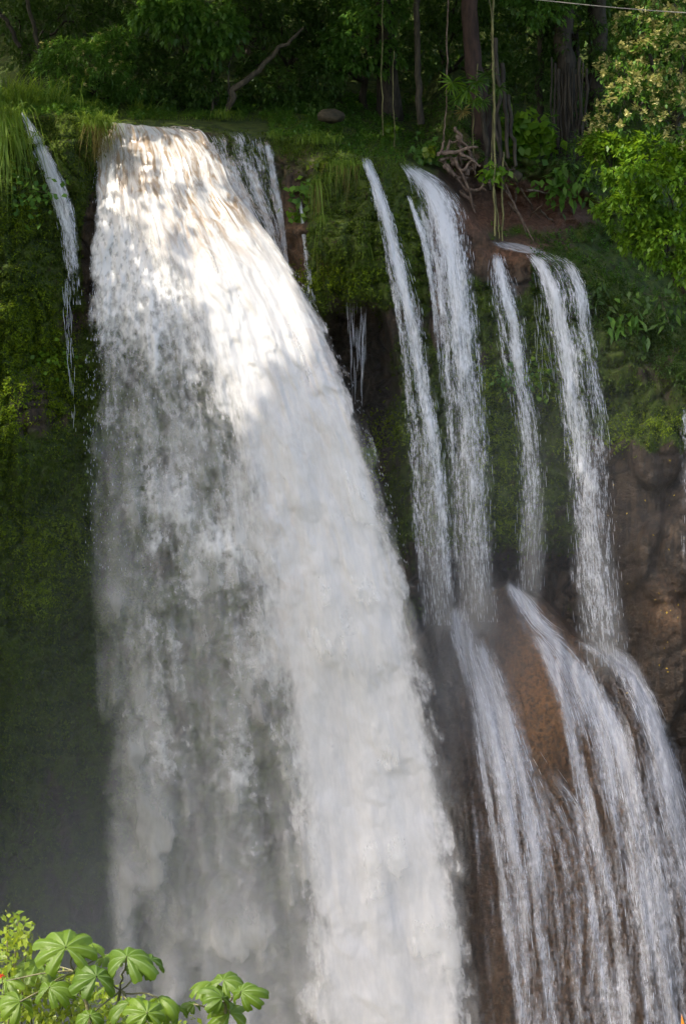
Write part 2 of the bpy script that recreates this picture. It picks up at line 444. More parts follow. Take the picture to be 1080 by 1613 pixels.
def masks(px, py):
    X = px / 54.; Z = py / 54.
    nz = fbm(X * .9, Z * .7, s=61, o=4); n2 = fbm(X * 2.4, Z * 1.6, s=62, o=3)
    below = py - lip(px)
    moss = .55 + 0 * px
    moss = np.where(px < 160, 1.0 - .5 * sstep(1050, 1350, py) - .9 * blob(px, py, 60, 650, 55, 60) - .5 * blob(px, py, 120, 520, 30, 60), moss)
    moss -= 1.2 * blob(px, py, 150, 400, 22, 110, 4)
    moss -= 1.4 * blob(px, py, 462, 385, 22, 90, 4)
    moss += .5 * blob(px, py, 560, 380, 90, 110, 4)
    mid = sstep(600, 660, px) * (1 - sstep(940, 990, px))
    moss = moss + mid * (.1 - .5 * sstep(840, 900, py)) * (below > 0)
    moss -= .7 * blob(px, py, 690, 430, 14, 130, 4) + .9 * blob(px, py, 800, 420, 60, 30)
    mb_ = 735 + 75 * noise(px / 38., 3.3, s=63) - 60 * sstep(960, 925, px)
    moss -= 1.5 * sstep(890, 960, px) * sstep(mb_ - 80, mb_ + 60, py)
    moss += 1.1 * blob(px, py, 1010, 672, 60, 28)
    moss -= .9 * blob(px, py, 560, 620, 60, 150, 3)
    bd = py - interp(px, CREST)
    moss = np.where((bd > -15) & (px > 600), -1, moss)
    moss += .3 * (below < 0)
    moss -= 1.2 * blob(px, py, 850, 320, 90, 45, 3) + 1.0 * blob(px, py, 740, 310, 60, 70, 3) + .8 * blob(px, py, 830, 385, 50, 12)
    moss = moss + .55 * nz + .3 * n2
    och = np.where((bd > 0) & (px > 640), .55 * blob(px, py, 850, 1080, 55, 110, 3) + .35 * blob(px, py, 900, 1350, 130, 300) + .3 + .5 * n2, 0)
    och = np.where((bd <= 0) & (px > 930) & (py > 690), .06 + .6 * blob(px, py, 1060, 960, 45, 45) + .4 * n2, och)
    och = och + .35 * blob(px, py, 462, 385, 24, 90, 4) + .5 * blob(px, py, 800, 405, 50, 22) + .3 * blob(px, py, 690, 430, 14, 130, 4) + .8 * blob(px, py, 462, 236, 22, 16)
    wet = .35 + .5 * n2 + sstep(1150, 1400, py) * .5 * (px < 500) + .9 * blob(px, py, 560, 620, 60, 170, 3) + .5 * blob(px, py, 720, 900, 120, 40) + (.5 + .5 * sstep(780, 700, px)) * (bd > 0) * (px > 620)
    wet = wet + .45 * sstep(930, 960, px) * sstep(690, 730, py) - .5 * blob(px, py, 850, 1080, 60, 120, 3)
    soil = blob(px, py, 850, 325, 80, 40, 3) + .8 * blob(px, py, 740, 350, 40, 25) + .8 * blob(px, py, 800, 400, 50, 14) + .3 * (below < -8) * (px > 640)
    return [np.clip(a, 0, 1) for a in (moss, och, wet, soil)]
MK = masks(GX, GY)
cl = mesh_np('cliff', GV.reshape(-1, 3), grid_faces(*GX.shape)[:, ::-1], M['rock'], smooth=True,
             attrs=dict(moss=MK[0].ravel(), ochre=MK[1].ravel(), wet=MK[2].ravel(), soil=MK[3].ravel()))
tag(cl, 'mossy tufa cliff the river falls over, with its ledges and forest floor', kind='structure')

# near bank under the viewer, and the pool between
xs = np.linspace(-70, 70, 90); ys = np.linspace(-95, -22, 80)
BX, BY = np.meshgrid(xs, ys)
d_ = BY + 60
BZ = -0.25 - np.clip(d_, -40, 18) * .47 - np.clip(d_ - 18, 0, 40) * 1.7 + .5 * fbm(BX * .2, BY * .2, s=71)
BZ = np.maximum(BZ, -35)
bk = mesh_np('hillside', np.stack([BX, BY, BZ], -1).reshape(-1, 3), grid_faces(*BX.shape), M['bank'])
tag(bk, 'green hillside below the viewer', kind='structure')
m_, nt_, out_ = mat('pool_water'); n_ = N(nt_)
geo_ = n_.new('ShaderNodeNewGeometry')
b_ = n_.new('ShaderNodeBump', {'Height': n_.noise(geo_.outputs['Position'], 1.2, 4), 'Strength': .6, 'Distance': .3})
p_ = n_.new('ShaderNodeBsdfPrincipled', {'Base Color': (.10, .11, .08, 1), 'Roughness': .12, 'Normal': b_.outputs[0]})
nt_.links.new(p_.outputs[0], out_.inputs[0])
pl = mesh_np('pool', [(-90, -40, -32), (90, -40, -32), (90, 30, -32), (-90, 30, -32)], [(0, 1, 2, 3)], m_, smooth=False)
tag(pl, 'plunge pool water at the foot of the falls', kind='structure')
# ------------------------------------------------------------------ water
M['water_main'] = water_material('water_main', 3.5, 1.6, 12, 4.5, 1.45, .48, 1.0, amp=.36)
M['water_core'] = water_material('water_core', 3.0, .7, 13, 4, 1.3, .38, 1.0, amp=.6, bump=.3, tint=(.80, .78, .75))
M['water_veil'] = water_material('water_veil', 2.0, .3, 12, 2.5, .9, .62, .55, amp=.35, tint=(.88, .86, .80))
M['water_thread'] = water_material('water_thread', 12, 1.1, 30, 6, 1.5, .52, .82, amp=1.1, tint=(.84, .86, .90))
M['water_film'] = water_material('water_film', 6.5, .5, 24, 4, 1.1, .54, .60, tint=(.82, .84, .88))
M['water_chute'] = water_material('water_chute', 5, .6, 20, 4, 3.0, .45, 1.0)
m_, nt_, out_ = mat('water_drop'); n_ = N(nt_)
dd = n_.new('ShaderNodeBsdfDiffuse', {'Color': (.84, .87, .92, 1)}); tt = n_.new('ShaderNodeBsdfTranslucent', {'Color': (.84, .87, .92, 1)})
mx_ = n_.new('ShaderNodeMixShader', {0: .35, 1: dd.outputs[0], 2: tt.outputs[0]})
nt_.links.new(mx_.outputs[0], out_.inputs[0]); M['drop'] = m_

class Flow:
    """a body of falling water given by rows (py, px_left, px_right, Y)"""
    def __init__(s, rows, bulge=.3):
        r = np.array(rows, float); s.r = r; s.bulge = bulge
        s.y0, s.y1 = r[0, 0], r[-1, 0]
    def at(s, u, py):
        L = smooth_interp(py, s.r[:, 0], s.r[:, 1]); R = smooth_interp(py, s.r[:, 0], s.r[:, 2]); Y = smooth_interp(py, s.r[:, 0], s.r[:, 3])
        px = L + (R - L) * u
        wm = (R - L) / 54.
        return px, Y - s.bulge * np.minimum(wm, 3) * (1 - (2 * u - 1) ** 2)
    def point(s, u, py, off=0.0):
        px, Y = s.at(u, py)
        return P(px, py, Y + off)
def water_sheet(name, flow, dens, material, parent=None, du=2.5, dv=2.5, off=0.0, bump=.1, bs=(1.2, .5), silt=None, seed=0, surf=False, relief=None, clumps=None, us=1.0, vs=1.0, kind=None):
    w_ = np.max(flow.r[:, 2] - flow.r[:, 1])
    nu = max(5, int(w_ / du)); py = np.arange(flow.y0, flow.y1, dv); nv = len(py)
    u, PY = np.meshgrid(np.linspace(0, 1, nu), py)
    px, Y = flow.at(u, PY)
    if surf:
        Y = depth(px, PY) - .07
    else:
        Y = np.where(PY < 330, np.minimum(Y, depth(px, PY) - .10), Y)
    U = (px - 540) / 54. ; Vv = PY / 54.
    mean_w = (flow.r[:, 2] - flow.r[:, 1]).mean() / 54.
    c = (np.interp(PY, py, np.interp(py, flow.r[:, 0], (flow.r[:, 1] + flow.r[:, 2]) / 2)) - 540) / 54.
    Us = u * mean_w + seed * 3.1
    b = fbm(Us * bs[0], Vv * bs[1], s=80 + seed, o=4)
    d = dens(u, PY, px) if callable(dens) else dens + 0 * u
    if clumps is not None:
        d, b2 = clumps(Us, Vv, d, PY, px); b = b + b2
    Yf = Y + off - bump * b
    tw = sstep(250, 200, PY) * (not surf)
    Vt = P(px, PY + tw * ((px - 240) * .035 + 4 * noise(px / 30., .5, s=160) + 2 * noise(px / 9., .5, s=161)), Yf)
    sl = silt(u, PY, px) if silt is not None else 0 * u
    o = mesh_np(name, Vt.reshape(-1, 3), grid_faces(nv, nu)[:, ::-1], material, parent,
                attrs=dict(dens=np.clip(d, 0, 1).ravel(), silt=np.clip(sl, 0, 1).ravel()),
                uv=np.stack([Us.ravel() * us, -Vv.ravel() * vs], -1))
    if kind: o['kind'] = kind
    return o
def streaks(name, flow, n, parent, w=(.008, .02), L=(.15, .9), dens=None, spread=.15, seed=0, wig=.0, off=-.02, surf=False, k=4, urange=(0, 1), pyr=None):
    """n separate threads and drops of water that follow the flow"""
    r = np.random.default_rng(100 + seed)
    u0 = r.uniform(urange[0], urange[1], n * 3); y0, y1 = pyr or (flow.y0, flow.y1)
    py0 = r.uniform(y0, y1, n * 3)
    if dens is not None:
        keep = r.uniform(0, 1, n * 3) < dens(u0, py0)
        u0, py0 = u0[keep][:n], py0[keep][:n]
    else: u0, py0 = u0[:n], py0[:n]
    n = len(u0)
    ln = r.uniform(*L, n) * 54; ww = r.uniform(*w, n)
    t = np.linspace(0, 1, k)
    PY = np.minimum(py0[:, None] + ln[:, None] * t, flow.y1)
    ph = r.uniform(0, 100, n)
    uu = u0[:, None] + wig * noise(PY / 40., ph[:, None], s=7)
    px, Y = flow.at(uu, PY)
    px = px + r.normal(0, spread * 54 * .3, n)[:, None]
    Y = (depth(px, PY) - .09) if surf else Y
    Y = Y + off + r.normal(0, spread, n)[:, None] * (0 if surf else 1)
    c = P(px, PY, Y)
    tap = np.sin(np.clip(t * .92 + .04, 0, 1) * math.pi) ** .5
    a = np.array([[1, 0, 0], [-.5, .87, 0], [-.5, -.87, 0]])
    V = c[:, :, None, :] + (ww[:, None] * tap[None])[:, :, None, None] * a[None, None]
    V = V.reshape(-1, 3)
    f = []
    for i in range(k - 1):
        for j in range(3):
            f.append((i*3 + j, i*3 + (j+1) % 3, (i+1)*3 + (j+1) % 3, (i+1)*3 + j))
    f = np.array(f); F = (f[None] + (np.arange(n) * 3 * k)[:, None, None]).reshape(-1, 4)
    o = mesh_np(name, V, F, M['drop'], parent)
    o['kind'] = 'stuff'
    return o
def edge_soft(u, e=.12): return sstep(0, e, u) * sstep(0, e, 1 - u)

# ---- the great fall
MAIN = Flow([(198, 163, 300, .9), (206, 158, 318, .5), (222, 155, 330, .1), (240, 152, 342, -.3), (300, 148, 368, -1.0), (340, 146, 400, -1.4), (400, 142, 446, -1.9), (500, 137, 508, -2.6), (600, 133, 553, -3.1),
             (700, 132, 592, -3.5), (800, 133, 622, -3.8), (1000, 137, 672, -4.4), (1200, 145, 716, -4.8), (1400, 155, 748, -5.7), (1613, 168, 775, -6.7), (2050, 190, 810, -8.0)], .12)
BX_ = [(198, 150), (330, 170), (420, 250), (500, 285), (600, 325), (700, 348), (800, 368), (1000, 402), (1200, 440), (1400, 462), (1613, 480), (2050, 500)]
def bound(py, px=None):
    b = interp(py, BX_)
    return b + 9 * noise(py / 60., .3, s=91) + 4 * noise(py / 17., 1.3, s=92)
GRADE = interp
def comet(U, V, sc, seed, decay=.94, thr=.1):
    """lumps of water with a blunt lower head and a tail drawn out above them"""
    wx = .35 * fbm(U * 1.2, V * .8, s=seed + 5, o=3)
    n = fbm((U + wx) * sc[0], (V + wx * .5) * sc[1], s=seed, o=4, g=.55)
    h = np.clip((n - thr) * 2.6, 0, 1)
    s = h.copy()
    for i in range(len(s) - 2, -1, -1):
        s[i] = np.maximum(h[i], s[i + 1] * decay)
    return s
def main_clumps(seed, sc, decay, thr, fine=.35):
    def f(U, V, d, PY, px):
        k = comet(U, V, sc, seed, decay, thr)
        k2 = comet(U + 7, V, (sc[0] * 2.6, sc[1] * 2.4), seed + 20, decay ** 2.2, thr + .02)
        a = np.clip(.80 * k + fine * k2 * (.4 + k), 0, 1)
        gr = sstep(620, 380, PY)            # near the lip it is all fine broken water
        gn = .5 + 1.0 * fbm(U * 5.5, V * 4.0 + .8 * U, s=seed + 40, o=4, g=.65)
        a = a * (1 - gr) + gr * np.clip(.30 + gn * .9, 0, 1.1)
        mf_ = fbm(U * 6.0, V * 3.6, s=seed + 43, o=3, g=.65)
        a = np.clip(a * (1 + 1.0 * mf_) + .12 * mf_, 0, 1.2)
        ch = sstep(340, 240, PY)            # the sliding water at the lip: ripples, no lumps
        gn2 = .5 + .5 * fbm((U - V * .5) * 2.2, (V + U * .3) * 1.6, s=seed + 41, o=4)
        rel = .75 * k + .22 * k2 + .16 * mf_
        return d * (.05 + 1.28 * (a * (1 - ch) + ch * np.clip(.55 + .6 * gn2, 0, 1))), rel * (1 - ch) + ch * .4 * gn2
    return f
mw = thing('waterfall', P(350, 210, 0), 'widest waterfall, white and silty, thrown out to the right past the mossy bluff', 'waterfall')
def main_left(u, PY, px):
    b = bound(PY)
    fade_r = 1 - .55 * sstep(b - 10, b + 90, px)
    Rr = smooth_interp(PY, MAIN.r[:, 0], MAIN.r[:, 2])
    fade_r = fade_r * sstep(0, 40, Rr - px)
    lw = interp(PY, [(198, 6), (400, 16), (500, 40), (600, 62), (900, 95), (1200, 130), (1500, 190), (1613, 220)])
    edge = sstep(0, 1, (px - (smooth_interp(PY, MAIN.r[:, 0], MAIN.r[:, 1]) + interp(PY, [(1100, 0), (1200, 15), (1300, 50), (1450, 70), (1613, 75)]) + 24 * noise(PY / 110., .7, s=95) * sstep(350, 700, PY) + 12 * noise(PY / 34., .2, s=94) * sstep(260, 400, PY))) / lw)
    lvl = interp(PY, [(198, 1), (420, .95), (600, .80), (800, .65), (1000, .56), (1200, .44), (1400, .33), (1613, .32)])
    gap = .40 * blob(px, PY, 328, 760, 24, 80) + .28 * blob(px, PY, 215, 720, 60, 60) + .2 * blob(px, PY, 250, 940, 60, 60) + .25 * blob(px, PY, 320, 1290, 40, 80) + .35 * blob(px, PY, 175, 1400, 60, 170) + .3 * blob(px, PY, 340, 1400, 36, 120)
    return np.clip(lvl - gap, 0, 1) * edge * fade_r
def main_core(u, PY, px):
    b = bound(PY)
    l = sstep(b - 95, b + 120, px + 22 * fbm(px / 40., PY / 90., s=96))
    rw = interp(PY, [(198, 10), (300, 16), (500, 40), (800, 62), (1000, 70), (1600, 85)])
    R = smooth_interp(PY, MAIN.r[:, 0], MAIN.r[:, 2])
    r = np.clip((R + 14 - px) / (rw * 1.3), 0, 1)
    return (.12 + .95 * l) * l ** .4 * r
def main_silt(u, PY, px):
    return 1.1 * sstep(360, 215, PY) + blob(px, PY, 330, 300, 95, 110, 3) * 1.0 + .8 * blob(px, PY, 200, 250, 60, 60) + .35 * sstep(420, 520, px) * (1 - sstep(500, 800, PY)) + .25 * blob(px, PY, 430, 900, 60, 400)
def core_clumps(U, V, d, PY, px):
    k = comet(U, V, (.8, .5), 301, .975, .0)
    k2 = comet(U, V, (2.4, 1.5), 302, .94, .05)
    sm = sstep(1500, 500, PY)
    k3 = comet(U, V, (1.9, .8), 303, .955, -.05)
    d = d * sstep(.0, .9, d * 2.4 - 1.25 * (1 - .65 * k3 - .45 * k2))
    ch = sstep(340, 240, PY)
    k4 = fbm(U * 1.6, V * .7, s=309, o=3)
    return d, (.7 * k + .5 * k4 + .3 * k2 * (.15 + .85 * sm)) * (1 - ch) + ch * .5 * fbm((U - V * .5) * 2.2, (V + U * .3) * 1.6, s=305, o=4)
def back_dens(u, PY, px):
    lw = interp(PY, [(198, 10), (500, 40), (1000, 70), (1300, 110), (1613, 160)])
    e = sstep(0, 1, (px - smooth_interp(PY, MAIN.r[:, 0], MAIN.r[:, 1]) - 4 - interp(PY, [(1100, 0), (1300, 40), (1613, 60)])) / lw) * sstep(0, .1, 1 - u)
    return e * interp(PY, [(198, .55), (600, .24), (1000, .28), (1300, .34), (1613, .42)])
water_sheet('back_veil', MAIN, back_dens, M['water_veil'], mw, du=7, dv=9, off=.9, bump=.2, seed=1)
water_sheet('rear_curtain', MAIN, main_left, M['water_main'], mw, du=2.6, dv=2.6, off=.45, bump=.18, seed=2, clumps=main_clumps(210, (.85, .5), .978, .09))
water_sheet('front_curtain', MAIN, lambda u, a, b: main_left(u, a, b) * .92, M['water_main'], mw, du=2.6, dv=2.6, off=0, bump=.28, seed=3, clumps=main_clumps(240, (.75, .36), .984, .09), silt=main_silt)
water_sheet('main_stream', MAIN, main_core, M['water_core'], mw, du=2.6, dv=2.8, off=-.15, bump=.17, bs=(1.0, .22), seed=4, clumps=core_clumps, silt=main_silt)
def spray_dens(u, PY, px):
    return .5 * sstep(0, 50, px - smooth_interp(PY, MAIN.r[:, 0], MAIN.r[:, 1]) + 4) * sstep(0, 50, smooth_interp(PY, MAIN.r[:, 0], MAIN.r[:, 2]) + 8 - px) * sstep(420, 760, PY)
def spray_clumps(U, V, d, PY, px):
    k = comet(U, V, (1.3, .6), 401, .97, -.05)
    return d * (.25 + 1.25 * k), k
water_sheet('spray', MAIN, spray_dens, M['water_veil'], mw, du=4, dv=4, off=-.6, bump=.25, seed=6, clumps=spray_clumps)
streaks('flying_drops', MAIN, 2200, mw, w=(.003, .008), L=(.03, .10), spread=.10, seed=1, dens=lambda u, py: .15 + .85 * np.maximum(sstep(.93, 1, u), sstep(.12, 0, u)) * 1.0, k=3, pyr=(205, 900))

# ---- the other falls; rows are (py, left, right, Y)
def plain_dens(top=.9, bottom=.6, e=.15, y0=None, y1=None, tail=60, ridge=None, hits=False):
    def f(u, PY, px=None):
        a, b = y0, y1
        t = np.clip((PY - a) / (b - a), 0, 1)
        core = 1.0
        if ridge is not None:
            c = interp(PY, ridge[0]); core = .62 + .55 * np.exp(-((u - c) / ridge[1]) ** 2)
        else: core = .75 + .35 * edge_soft(u, .5)
        n_ = .22 * fbm(u * 3.5 + a * .01, PY / 130., s=140 + int(a) % 17, o=3)
        lo = 0.0
        return ((top + (bottom - top) * t) * core + n_) * (.15 + .85 * edge_soft(u, e)) * (lo + (1 - lo) * sstep(b, b - tail, PY)) * (.3 + .7 * sstep(a - 2, a + 14, PY))
    return f
def streams(lines):
    def f(px, PY):
        o = 0 * px
        for pts, ws, am in lines:
            p = np.array(pts, float)
            c = smooth_interp(PY, p[:, 1], p[:, 0]); w_ = np.interp(PY, p[[0, -1], 1], ws)
            a_ = np.interp(PY, np.linspace(p[0, 1], p[-1, 1], len(am)), am) * sstep(p[0, 1] - 12, p[0, 1] + 18, PY)
            o = np.maximum(o, a_ * np.exp(-(np.abs(px - c) / (w_ * .88)) ** 2.0))
        return o
    return f
FALLS = [
    dict(key='G', rows=[(205, 300, 426, .5), (214, 308, 432, 0), (240, 320, 436, -.3), (300, 350, 443, -.7), (350, 390, 450, -.9), (420, 424, 457, -1.1), (480, 450, 470, -1.2), (520, 470, 482, -1.3)],
         label='ribbed white curtain just right of the widest fall, at its lip', top=.70, bot=.6, n=1100, silt=.7, lines=[([(316, 208), (338, 236), (362, 280), (388, 335), (412, 400)], (13, 14), (.5, .8, .8, .7)), ([(336, 222), (362, 262), (384, 310), (404, 360), (428, 430), (452, 500)], (13, 12), (.35, .85, .80, .7, .6)), ([(372, 226), (392, 262), (412, 320), (430, 380), (446, 440), (462, 510)], (12, 9), (.3, .8, .72, .66, .5)), ([(404, 214), (424, 240), (436, 300), (446, 360), (454, 420), (470, 510)], (12, 10), (.6, .9, .84, .74, .5))]),
    dict(key='F', rows=[(186, 30, 42, .2), (225, 44, 72, -1.6), (290, 70, 106, -2.1), (350, 90, 122, -2.3), (420, 100, 128, -2.4), (480, 106, 131, -2.4)],
         label='narrow slanting fall in the mossy wall, leftmost of all', top=.9, bot=.5, n=700),
    dict(key='H', rows=[(318, 470, 477, -1.2), (370, 474, 484, -1.5), (430, 480, 492, -1.7), (500, 484, 499, -1.8)],
         label='thin trickle down the brown rock left of the mossy bluff', top=.8, bot=.45, n=160),
    dict(key='A', rows=[(248, 568, 582, -1.5), (300, 582, 606, -2.3), (380, 600, 634, -2.6), (480, 618, 664, -2.8), (600, 634, 684, -2.8), (700, 640, 700, -2.9), (800, 646, 708, -3.0), (900, 655, 712, -3.0), (985, 664, 718, -3.0)],
         label='straight bright jet leaping from the grass edge of the mossy bluff', top=1.0, bot=.52, n=3000, lines=[([(575, 250), (594, 300), (617, 380), (641, 480), (664, 600), (682, 700), (695, 800), (704, 900), (710, 1000)], (9, 16), (1.0, 1.0, .95, .88, .78, .72, .66)), ([(604, 400), (628, 500), (644, 620), (655, 760), (664, 900), (668, 1000)], (8, 13), (.5, .52, .48, .44, .40))]),
    dict(key='B', rows=[(256, 626, 646, -.4), (285, 642, 700, -1.1), (320, 652, 732, -1.5), (400, 668, 746, -2.0), (500, 684, 756, -2.3), (600, 692, 766, -2.5), (700, 698, 774, -2.6), (800, 700, 780, -2.7), (900, 712, 780, -2.7), (980, 718, 788, -2.7)],
         label='broad bluish fall second right of the mossy bluff', top=.84, bot=.44, n=2600, lines=[([(640, 258), (672, 290), (695, 340), (710, 400), (724, 500), (733, 600), (740, 700), (748, 800), (752, 900), (756, 990)], (24, 24), (.9, .95, .88, .78, .68, .6, .52, .48)), ([(660, 320), (684, 400), (698, 500), (708, 620), (718, 760), (724, 900)], (9, 12), (.7, .66, .56, .46, .4))]),
    dict(key='J', rows=[(308, 640, 646, -1.7), (360, 655, 668, -2.1), (430, 672, 682, -2.2), (520, 682, 692, -2.2), (640, 694, 704, -2.0)],
         label='thin thread of water close beside the broad bluish fall', top=.8, bot=.35, n=350),
    dict(key='C', rows=[(398, 772, 792, -.9), (440, 766, 814, -1.3), (520, 776, 832, -1.6), (600, 794, 842, -1.7), (700, 808, 858, -1.8), (800, 812, 862, -1.8), (930, 812, 858, -1.8)],
         label='slim winding fall over the middle of the mossy curtain', top=.85, bot=.32, n=1300, tail=160, lines=[([(781, 398), (792, 450), (808, 510), (814, 570), (826, 630), (831, 700), (840, 750), (835, 820), (833, 900)], (11, 13), (.9, .82, .76, .7, .66, .6, .5)), ([(776, 430), (786, 500), (796, 560)], (5, 5), (.5, .4))]),
    dict(key='D', rows=[(396, 818, 874, -.5), (415, 834, 908, -1.0), (440, 844, 924, -1.4), (520, 860, 940, -1.7), (600, 872, 950, -1.9), (700, 884, 962, -2.0), (800, 888, 968, -2.1), (900, 894, 980, -2.3), (1000, 905, 990, -2.6), (1050, 912, 996, -2.7)],
         label='tall fall from the right ledge down onto the rock dome', top=.78, bot=.5, n=2600, tail=70, lines=[([(836, 396), (858, 430), (880, 500), (894, 570), (902, 640), (914, 700), (924, 760), (930, 850), (940, 950), (955, 1040)], (14, 30), (.9, .88, .82, .76, .72, .66, .6, .55)), ([(892, 410), (910, 450), (922, 530), (936, 600), (950, 660)], (13, 10), (.75, .66, .52, .3))]),
    dict(key='E', rows=[(640, 1066, 1088, -2.1), (700, 1068, 1090, -2.3), (850, 1070, 1094, -2.6), (960, 1074, 1100, -2.8)],
         label='faint fall over brown rock at the right edge', top=.20, bot=.16, n=25),
]
def rooted(rows): return P((rows[0][1] + rows[0][2]) / 2, rows[0][0], rows[0][3])
for i, f in enumerate(FALLS):
    fl = Flow(f['rows'], .12)
    t = thing('waterfall', rooted(f['rows']), f['label'], 'waterfall')
    y0, y1 = fl.y0, fl.y1
    de = plain_dens(f['top'], f['bot'], .3, y0, y1, 150 if f['key'] in 'ABD' else 220 if y1 - y0 > 400 else 120, f.get('ridge'), f['key'] in 'ABD')
    si = (lambda u, a, b, s_=f.get('silt', 0): s_ + 0 * u)
    if 'lines' in f:
        st_ = streams(f['lines'])
        def de(u, PY, px=None, st_=st_, fl=fl, y0=y0, y1=y1, i=i, f=f):
            if px is None: px = fl.at(u, PY)[0]
            s = fbm(px / 9., PY / 120., s=150 + i, o=3)
            g = np.maximum(st_(px, PY) * (1 - .16 * sstep(y0 + 100, y1, PY)), .22 * edge_soft(u, .3)) + .20 * s
            return np.clip(g, 0, 1) * edge_soft(u, .08) * sstep(y1, y1 - f.get('tail', 110), PY) * (.4 + .6 * sstep(y0 - 2, y0 + 14, PY))
    def fc(U, V, d, PY, px, i=i, y0=y0, y1=y1):
        k = comet(U, V, (3.2, 1.5), 500 + 7 * i, .93, -.05); k2 = comet(U, V, (8, 3.5), 503 + 7 * i, .86, -.05)
        low = sstep(y0 + 60, y0 + 420, PY)
        return d * (.95 - low * .62 + low * (.62 * k + .35 * k2)), (.4 + .6 * low) * (k + .5 * k2)
    water_sheet('curtain', fl, de, M['water_thread'], t, du=2.2, dv=3, bump=.10, seed=10 + i, silt=si, clumps=fc)
    water_sheet('rear_curtain', fl, lambda u, a, b, de=de: de(u, a, b) * .62, M['water_thread'], t, du=4, dv=5, off=.22, bump=.10, seed=30 + i, silt=si)
    streaks('thread', fl, int(f['n'] * .32), t, w=(.003, .006), L=(.04, .35), spread=.05, seed=10 + i, wig=.01, dens=lambda u, py: .35 + .65 * edge_soft(u, .3), k=6)
    if f['key'] in 'ABCD':
        rw = [(a, b - 10 * sstep(y0, y1, a), c + 14 * sstep(y0, y1, a), d - .1) for a, b, c, d in f['rows']]
        rw.append((rw[-1][0] + 60, rw[-1][1] - 4, rw[-1][2] + 8, rw[-1][3]))
        water_sheet('spray', Flow(rw, .2), lambda u, a, b: .55 * sstep(0, .5, u) * sstep(0, .5, 1 - u) * sstep(y0 + 150, y1 - 20, a) * sstep(y1 + 60, y1 - 40, a), M['water_veil'], t, du=5, dv=6, off=-.1, bump=.1, seed=45 + i)
# drips under the bluff
t = thing('dripping_water', P(562, 470, -1.2), 'threads of dripping water under the mossy bluff overhang', 'drips')
fl = Flow([(462, 545, 577, -1.2), (560, 548, 576, -1.2), (640, 550, 574, -1.2)], 0)
streaks('thread', fl, 40, t, w=(.003, .006), L=(.4, 1.6), spread=.02, seed=50, wig=.1, k=8, pyr=(462, 580))
t = thing('dripping_water', P(110, 470, -1.4), 'broken thread of drops below the leftmost slanting fall', 'drips')
fl = Flow([(440, 98, 110, -2.3), (560, 106, 116, -2.3), (680, 113, 122, -2.3)], 0)
streaks('thread', fl, 55, t, w=(.003, .007), L=(.1, .7), spread=.02, seed=51, wig=.3, k=6, dens=lambda u, py: 1 - .8 * sstep(480, 680, py))
t = thing('dripping_water', P(800, 450, -1.2), 'sparse drips beside the tall fall from the right ledge', 'drips')
fl = Flow([(430, 835, 850, -1.2), (640, 850, 880, -1.3)], 0)
streaks('thread', fl, 70, t, w=(.003, .005), L=(.1, .6), spread=.02, seed=52, wig=.2, k=6)

# mist that hangs round the foot of the falls
m_, nt_, out_ = mat('mist'); n_ = N(nt_)
v_ = n_.new('ShaderNodeVolumePrincipled', {'Color': (.80, .82, .86, 1), 'Density': .030, 'Anisotropy': .2})
nt_.links.new(v_.outputs[0], out_.inputs['Volume']); M['mist'] = m_
for i_, (px_, py_, Y_, rx_, ry_, rz_) in enumerate([(280, 1760, -5.0, 13, 6, 17), (720, 1080, -3.4, 4.2, 2.2, 5), (820, 780, -3.0, 7.5, 2.6, 8), (120, 1000, -3.0, 5.5, 2.6, 8)]):
    mm_ = M['mist'].copy(); mn = N(mm_.node_tree)
    tc = mn.new('ShaderNodeTexCoord').outputs['Object']
    r_ = mn.new('ShaderNodeVectorMath', {0: mn.mapping(tc, (1 / rx_, 1 / ry_, 1 / rz_))}, operation='LENGTH').outputs['Value']
    fo = mn.ramp(r_, (.95, .1, 0, [.10, .12, .030, .035][i_]))
    mm_.node_tree.links.new(fo, [q for q in mm_.node_tree.nodes if q.type == 'PRINCIPLED_VOLUME'][0].inputs['Density'])
    th, ph = np.meshgrid(np.linspace(0, 2 * math.pi, 25), np.linspace(.01, math.pi - .01, 14))
    d_ = np.stack([np.cos(th) * np.sin(ph) * rx_, np.sin(th) * np.sin(ph) * ry_, np.cos(ph) * rz_], -1)
    o = mesh_np('mist', d_.reshape(-1, 3), grid_faces(14, 25)[:, ::-1], mm_); o.location = P(px_, py_, Y_)
    tag(o, ['mist hanging round the foot of the widest fall', 'spray drifting over the top of the rock dome', 'thin spray in front of the right curtain of moss', 'thin spray in front of the left mossy wall'][i_], kind='stuff')
